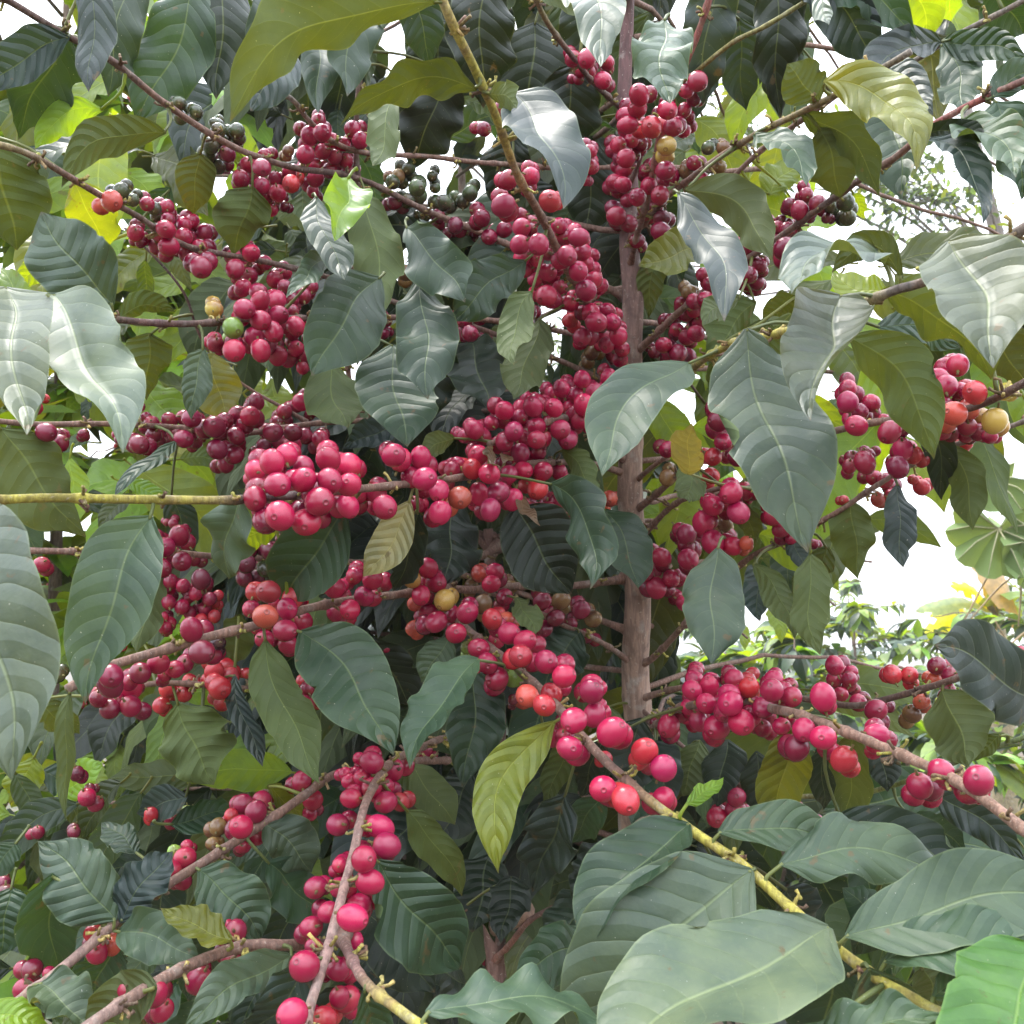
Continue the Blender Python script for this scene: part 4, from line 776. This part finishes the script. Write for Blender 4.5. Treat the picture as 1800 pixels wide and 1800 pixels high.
# ------------------------------------------------------------------ neighbouring coffee trees
def variants(codes, mat, n=10, seed=50):
    out = []
    for i in range(n):
        r_ = random.Random(seed + i); mb = MB(); c = jit(LC[codes[i % len(codes)]], .25)
        B = Vector((0, 0, 0)); T = Vector((0, 1, -.25)); M1 = Vector((r_.uniform(-.08, .08), .5, r_.uniform(.05, .25)))
        leaf_add(mb, B, M1, T, r_.uniform(.36, .46), Vector((0, .1, 1)), 0, r_.uniform(-20, 20), 16, -.1, .06, c, False, seed + i)
        tube(mb, [Vector((0, -.12, -.02)), Vector((0, .02, 0))], [.012, .010], [(.2, .24, .06)] * 2, 5, uvfix=(.6, .3)); out.append(mb.mesh('leaf', mat))
    return out
def neighbour(xy, height, spread, nb, label, codes, n_leaves, mat=M_young, cherries=0, seed=1, lsize=(.09, .15), lo=.15, individual=True, clip=None):
    r_ = random.Random(seed); root = Vector((xy[0], xy[1], 0)); t = link('coffee_tree', None, loc=root); tag(t, label, 'coffee tree', 'coffee trees of the plantation')
    top = root + Vector((r_.uniform(-.1, .1), r_.uniform(-.1, .1), height)); mb = MB()
    tp = [Vector(p) for p in spline([tuple(root + Vector((0, 0, -.05))), tuple(root.lerp(top, .4) + Vector((.03, .02, 0))), tuple(top)], 14)]
    tube(mb, tp, [.022 - .016 * i / 14 for i in range(15)], [(.20, .14, .11)] * 15, 8); link('trunk', mb.mesh('trunk', M_bark, root), t, root)
    V = variants(codes, mat, 10, seed * 31); crown = MB(); cm = MB(); spots = []
    for k in range(nb):
        f = lo + (1 - lo) * (k + .5) / nb; st = root.lerp(top, f); an = k * 2.4 + r_.uniform(-.3, .3); L = spread * (1.05 - .30 * f) * r_.uniform(.8, 1.15)
        d = Vector((math.cos(an), math.sin(an), .35)).normalized()
        pts = [st + d * (L * i / 12) + Vector((0, 0, -.30 * L * (i / 12) ** 2)) for i in range(13)]; pts = wobble(pts, .02, k + seed)
        b = MB(); tube(b, pts, [.0042 - .0022 * i / 12 for i in range(13)], [(.16, .11, .08)] * 13, 6); bo = link('branch', b.mesh('branch', M_twig, pts[0]), t, pts[0])
        for i in range(1, 13):
            tt = (pts[i] - pts[i - 1]).normalized(); s0 = tt.cross(Vector((0, 0, 1))).normalized()
            for q in range(max(1, n_leaves // (nb * 12))):
                spots.append((pts[i] - tt * r_.uniform(0, L / 12), tt, s0 * r_.choice((-1, 1)), bo))
            if cherries and i < 10 and r_.random() < cherries:
                for q in range(r_.randint(3, 8)):
                    p = pts[i] + Vector((r_.uniform(-1, 1), r_.uniform(-1, 1), r_.uniform(-1, .6))) * .016; c = jit(CC[r_.choice('rrrdmok')], .15)
                    cm.add([p + v * .0072 for v in CG2[0]], CG2[1], CG2[2], [c] * len(CG2[0]))
    r_.shuffle(spots); cnt = 0
    for B, tt, s, bo in spots:
        dr_ = (s * r_.uniform(.3, 1) + tt * r_.uniform(.2, .9) + Vector((0, 0, r_.uniform(-1.1, .35)))).normalized(); LL = r_.uniform(*lsize)
        bad = False
        for q in (0, .5, 1):
            x, y, D = to_px(B + dr_ * LL * q)
            if in_gap(x, y) or (clip and clip(x, y)): bad = True
        if bad: continue
        up = (Vector((r_.uniform(-.6, .6), r_.uniform(-.7, .5), 1))).normalized()
        yv = dr_; xv = yv.cross(up).normalized(); zv = xv.cross(yv); Mx = Matrix((xv, yv, zv)).transposed()
        if individual and cnt < 250:
            link('leaf', V[r_.randrange(10)], bo, B, Mx.to_quaternion(), (LL, LL, LL)); cnt += 1
        else: simple_leaf(crown, B, B + dr_ * LL, LL * r_.uniform(.36, .44), up, jit(LC[r_.choice(codes)], .3), .1)
    if crown.v:
        o = link('crown', crown.mesh('crown', M_far, root), t, root)
        if individual: tag(o, kind='stuff')
    if cm.v: o = link('small_cherries', cm.mesh('small_cherries', M_cherry_mass, root), t, root); tag(o, kind='stuff')
    return t
def gx(x, D): return (x - 900) / F * D
clipR = lambda x, y: (x > 1225 and y < 1090)
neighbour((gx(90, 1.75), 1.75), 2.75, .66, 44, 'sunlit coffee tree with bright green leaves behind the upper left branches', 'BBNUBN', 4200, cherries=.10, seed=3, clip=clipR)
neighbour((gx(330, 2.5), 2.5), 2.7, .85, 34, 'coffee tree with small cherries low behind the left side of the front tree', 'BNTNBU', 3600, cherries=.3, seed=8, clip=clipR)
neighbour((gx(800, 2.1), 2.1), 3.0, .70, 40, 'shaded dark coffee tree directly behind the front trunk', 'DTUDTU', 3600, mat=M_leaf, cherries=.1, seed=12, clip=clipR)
clipS = lambda x, y: y < 1040 + 60 * math.sin(x * .02) or in_gap(x, y)
for i, (x, D, h, sp, lab, codes) in enumerate([(1330, 3.6, 1.42, .8, 'pale leafed coffee bush showing right of the trunk foot', 'PPTNB'), (1620, 3.0, 1.15, .8, 'coffee bush below the thick bare branch at lower right', 'PTBPN'),
        (1760, 4.6, 1.62, .9, 'coffee bush in front of the banana plant at the right edge', 'PNBPT'), (1480, 5.4, 1.60, 1.0, 'coffee bush far off between the hanging olive leaves and the banana', 'PPNBT'), (1230, 4.4, 1.35, .8, 'coffee bush farthest left of those seen right of the trunk', 'PTNBP'),
        (1500, 8.5, 1.9, 1.5, 'coffee bush in the farthest row, below the white sky gap', 'PNBPT'), (1260, 7.5, 1.75, 1.4, 'coffee bush in the farthest row, close beside the bare trunk', 'PTNBP'), (1790, 9.0, 2.1, 1.5, 'coffee bush in the farthest row, behind the banana stem', 'PPNBT')]):
    neighbour((gx(x, D), D), h, sp, 16, lab, codes, 1500, seed=20 + i, lsize=(.08, .14), lo=.3, individual=False, clip=clipS)

# ------------------------------------------------------------------ tall shade tree beyond, its sprays of small leaves in the sky
def shade_tree():
    root = Vector((gx(1620, 7.5), 7.5, 0)) + Vector((1.6, .8, 0)); t = link('shade_tree', None, loc=root); tag(t, 'tall shade tree with sprays of small leaves against the white sky', 'tree')
    mb = MB(); crown = P(1690, 150, 8.0); pts = [Vector(p) for p in spline([tuple(root), tuple(root.lerp(crown, .5) + Vector((.15, 0, 0))), tuple(crown)], 16)]
    tube(mb, pts, [.12 - .08 * i / 16 for i in range(17)], [(.14, .12, .1)] * 17, 10); link('trunk', mb.mesh('trunk', M_bark, root), t, root)
    cr = MB(); lb = MB(); r_ = random.Random(5)
    for cx, cy, rx, ry, D, n in [(1625, 350, 95, 70, 7.2, 300), (1545, 300, 60, 90, 7.6, 190), (1500, 200, 50, 60, 7.8, 80), (1280, 235, 75, 90, 7.0, 260), (1350, 320, 60, 50, 7.3, 110), (990, 615, 50, 60, 7.5, 110), (1690, 280, 60, 50, 7.0, 90), (1410, 250, 60, 60, 7.4, 90), (1180, 330, 60, 120, 7.3, 120), (1800, 430, 60, 30, 7, 30)]:
        ce = P(cx, cy, D); a = pts[11]; lp = [Vector(p) for p in spline([tuple(a), tuple(a.lerp(ce, .5) + Vector((0, 0, .35))), tuple(ce)], 10)]
        tube(lb, lp, [.018 - .014 * i / 10 for i in range(11)], [(.14, .12, .1)] * 11, 6)
        for k in range(n // 9):
            s = P(cx + r_.gauss(0, rx * .5), cy + r_.gauss(0, ry * .5), D + r_.uniform(-.3, .3)); tube(lb, [ce.lerp(lp[7], .3), s], [.006, .003], [(.12, .12, .06)] * 2, 4)
            for q in range(11):
                B = s + Vector((r_.gauss(0, .06), r_.gauss(0, .06), r_.gauss(0, .06))); d = Vector((r_.uniform(-1, 1), r_.uniform(-1, 1), r_.uniform(-1, .3))).normalized() * r_.uniform(.06, .11)
                simple_leaf(cr, B, B + d, r_.uniform(.03, .045), Vector((r_.uniform(-.8, .8), r_.uniform(-.8, .3), 1)), jit(r_.choice([LC['P'], LC['B'], LC['T']]), .3))
    link('limb', lb.mesh('limb', M_bark, root), t, root); link('crown', cr.mesh('crown', M_far, root), t, root)
shade_tree()

# ------------------------------------------------------------------ banana plant and broad-leafed plant at the right edge
def blade(mb, pts, w, n0, col, nseg=18, tears=0, seed=0, ribs=24):
    r_ = random.Random(seed); P3 = [Vector(p) for p in spline([tuple(p) for p in pts], nseg)]; vs_ = []; uvs = []
    for i, p in enumerate(P3):
        t = i / nseg; tan = (P3[min(nseg, i + 1)] - P3[max(0, i - 1)]).normalized(); s = tan.cross(n0).normalized(); n = s.cross(tan)
        hw = w * .5 * (np.interp(t, [0, .08, .25, .7, .9, 1], [.15, .7, 1, .95, .6, .08])); jag = r_.uniform(.8, 1) if tears else 1
        for u in (-1, -.5, -.03, .03, .5, 1):
            vs_.append(p + s * u * hw * (jag if abs(u) == 1 else 1) - n * (abs(u) ** 1.5 * hw * .35) + n * (.01 * (i % 2) * abs(u))); uvs.append(((u + 1) / 2, t))
    fs = [(i * 6 + j, i * 6 + j + 1, i * 6 + j + 7, i * 6 + j + 6) for i in range(nseg) for j in range(5) if not (tears and j in (0, 4) and r_.random() < tears)]
    mb.add(vs_, fs, uvs, [col] * len(vs_))
def banana():
    root = Vector((gx(1745, 6.2), 6.2, 0)); t = link('banana_plant', None, loc=root); tag(t, 'banana plant with a glowing yellow green blade behind the bushes', 'banana plant')
    mb = MB(); top = root + Vector((0, 0, 1.75)); pts = [root.lerp(top, i / 10) for i in range(11)]; tube(mb, pts, [.10 - .05 * i / 10 for i in range(11)], [(.28, .24, .14)] * 11, 12); link('stem', mb.mesh('stem', M_bark, root), t, root)
    Y = (.50, .52, .02); G = (.14, .22, .05); B_ = (.30, .22, .12)  # Y: yellow green with the backlight put into the blade colour
    for i, (a, b, c, w, col) in enumerate([((1745, 1090), (1715, 1040), (1670, 1030), .17, Y), ((1735, 1120), (1690, 1075), (1630, 1130), .24, Y), ((1750, 1080), (1700, 1060), (1610, 1075), .15, (.22, .30, .16)), ((1755, 1060), (1780, 930), (1830, 960), .35, G),
            ((1750, 1080), (1740, 1000), (1800, 1120), .2, B_), ((1745, 1100), (1770, 1150), (1760, 1240), .22, B_), ((1745, 1070), (1830, 1040), (1900, 1120), .4, G)]):
        m2 = MB(); p0 = P(*a, 6.2); p1 = P(*b, 6.1 - .1 * i); p2 = P(*c, 6.0 - .12 * i); m = p1; blade(m2, [p0, m, p2], w, Vector((.1, -.8, .6)), col, 16, .25, i)
        link('leaf', m2.mesh('leaf', M_young if col is Y else M_far, p0), t, p0)
banana()
def palmate():
    root = Vector((gx(1840, 3.4), 3.5, 0)); t = link('castor_plant', None, loc=root); tag(t, 'tall broad leafed plant with ribbed fan leaves at the right edge', 'plant')
    mb = MB(); top = P(1790, 560, 3.5); pts = [Vector(p) for p in spline([tuple(root), tuple(root.lerp(top, .5) + Vector((.06, 0, 0))), tuple(top)], 14)]
    tube(mb, pts, [.022 - .012 * i / 14 for i in range(15)], [(.30, .25, .16)] * 15, 8); link('stem', mb.mesh('stem', M_bark, root), t, root)
    for i, (x, y, rad, tilt) in enumerate([(1755, 930, .17, (-.3, -1, .25)), (1745, 845, .13, (.2, -1, .5)), (1830, 960, .18, (.3, -1, .1))]):
        c = P(x, y, 3.3); n = Vector(tilt).normalized(); u = n.cross(Vector((0, 0, 1))).normalized(); v = u.cross(n) * -1
        pet = MB(); at_ = pts[9 - i]; tube(pet, [Vector(p) for p in spline([tuple(at_), tuple(at_.lerp(c, .5) + Vector((0, 0, .05))), tuple(c)], 8)], [.005] * 9, [(.34, .32, .16)] * 9, 6)
        lb = MB(); vs_ = [c]; NL = 8
        for k in range(NL * 4 + 1):
            a = -2.6 + 5.2 * k / (NL * 4); ph = (k % 4); r = rad * (1 if ph == 2 else (.93 if ph in (1, 3) else .82)); dz = (.03 if ph == 2 else (0 if ph in (1, 3) else -.02))
            d = u * math.sin(a) - v * math.cos(a) * -1
            vs_.append(c + d * r * .55 + n * (dz * .6)); vs_.append(c + d * r + n * dz - Vector((0, 0, .05 * r / rad * .4)))
        m = NL * 4 + 1; fs = [(0, 1 + 2 * k, 3 + 2 * k) for k in range(m - 1)] + [(1 + 2 * k, 2 + 2 * k, 4 + 2 * k, 3 + 2 * k) for k in range(m - 1)]
        lb.add(vs_, fs, None, [(.055, .105, .045)] * len(vs_))
        lo = link('leaf', lb.mesh('leaf', M_under, c, smooth=False), t, c); link('leaf_stalk', pet.mesh('leaf_stalk', M_stalk, c), lo, c)
        rb = MB()
        for k in range(NL):
            a = -2.6 + 5.2 * (k * 4 + 2) / (NL * 4); d = u * math.sin(a) + v * math.cos(a); tube(rb, [c + n * .004, c + d * rad * .55 + n * .024, c + d * rad * .95 + n * .03 - Vector((0, 0, .018))], [.003, .002, .001], [(.42, .42, .25)] * 3, 5)
        link('rib', rb.mesh('rib', M_stalk, c), lo, c)
    r_ = random.Random(4)
    for k in range(9):      # dry straw coloured stalks hanging from the stem
        a = pts[10 - k % 6]; e = P(1700 + k * 14 + r_.uniform(-10, 10), r_.uniform(1080, 1190), 3.35); db = MB()
        tube(db, [Vector(p) for p in spline([tuple(a), tuple(a.lerp(e, .45) + Vector((r_.uniform(-.05, .05), 0, .06))), tuple(e)], 8)], [.006 - .0004 * i for i in range(9)], [(.36, .27, .15)] * 9, 5)
        link('dry_stalk', db.mesh('dry_stalk', M_stalk, a), t, a)
palmate()

# ------------------------------------------------------------------ humid air between the bushes
hm, hnt, hout = newmat('humid_air'); pv = hnt.nodes.new('ShaderNodeVolumePrincipled'); pv.inputs['Color'].default_value = (.95, .97, 1, 1)
pv.inputs['Density'].default_value = .0045; hnt.links.new(pv.outputs[0], hout.inputs['Volume'])
mb = MB(); X, Y0, Y1, Z0, Z1 = 125, -45, 165, -1.2, 7.5
mb.add([Vector(v) for v in ((-X, Y0, Z0), (X, Y0, Z0), (X, Y1, Z0), (-X, Y1, Z0), (-X, Y0, Z1), (X, Y0, Z1), (X, Y1, Z1), (-X, Y1, Z1))],
    [(3, 2, 1, 0), (4, 5, 6, 7), (0, 1, 5, 4), (1, 2, 6, 5), (2, 3, 7, 6), (3, 0, 4, 7)])
o = link('haze', mb.mesh('haze', hm, smooth=False)); tag(o, 'thin humid haze hanging between the coffee bushes', 'haze', kind='stuff')
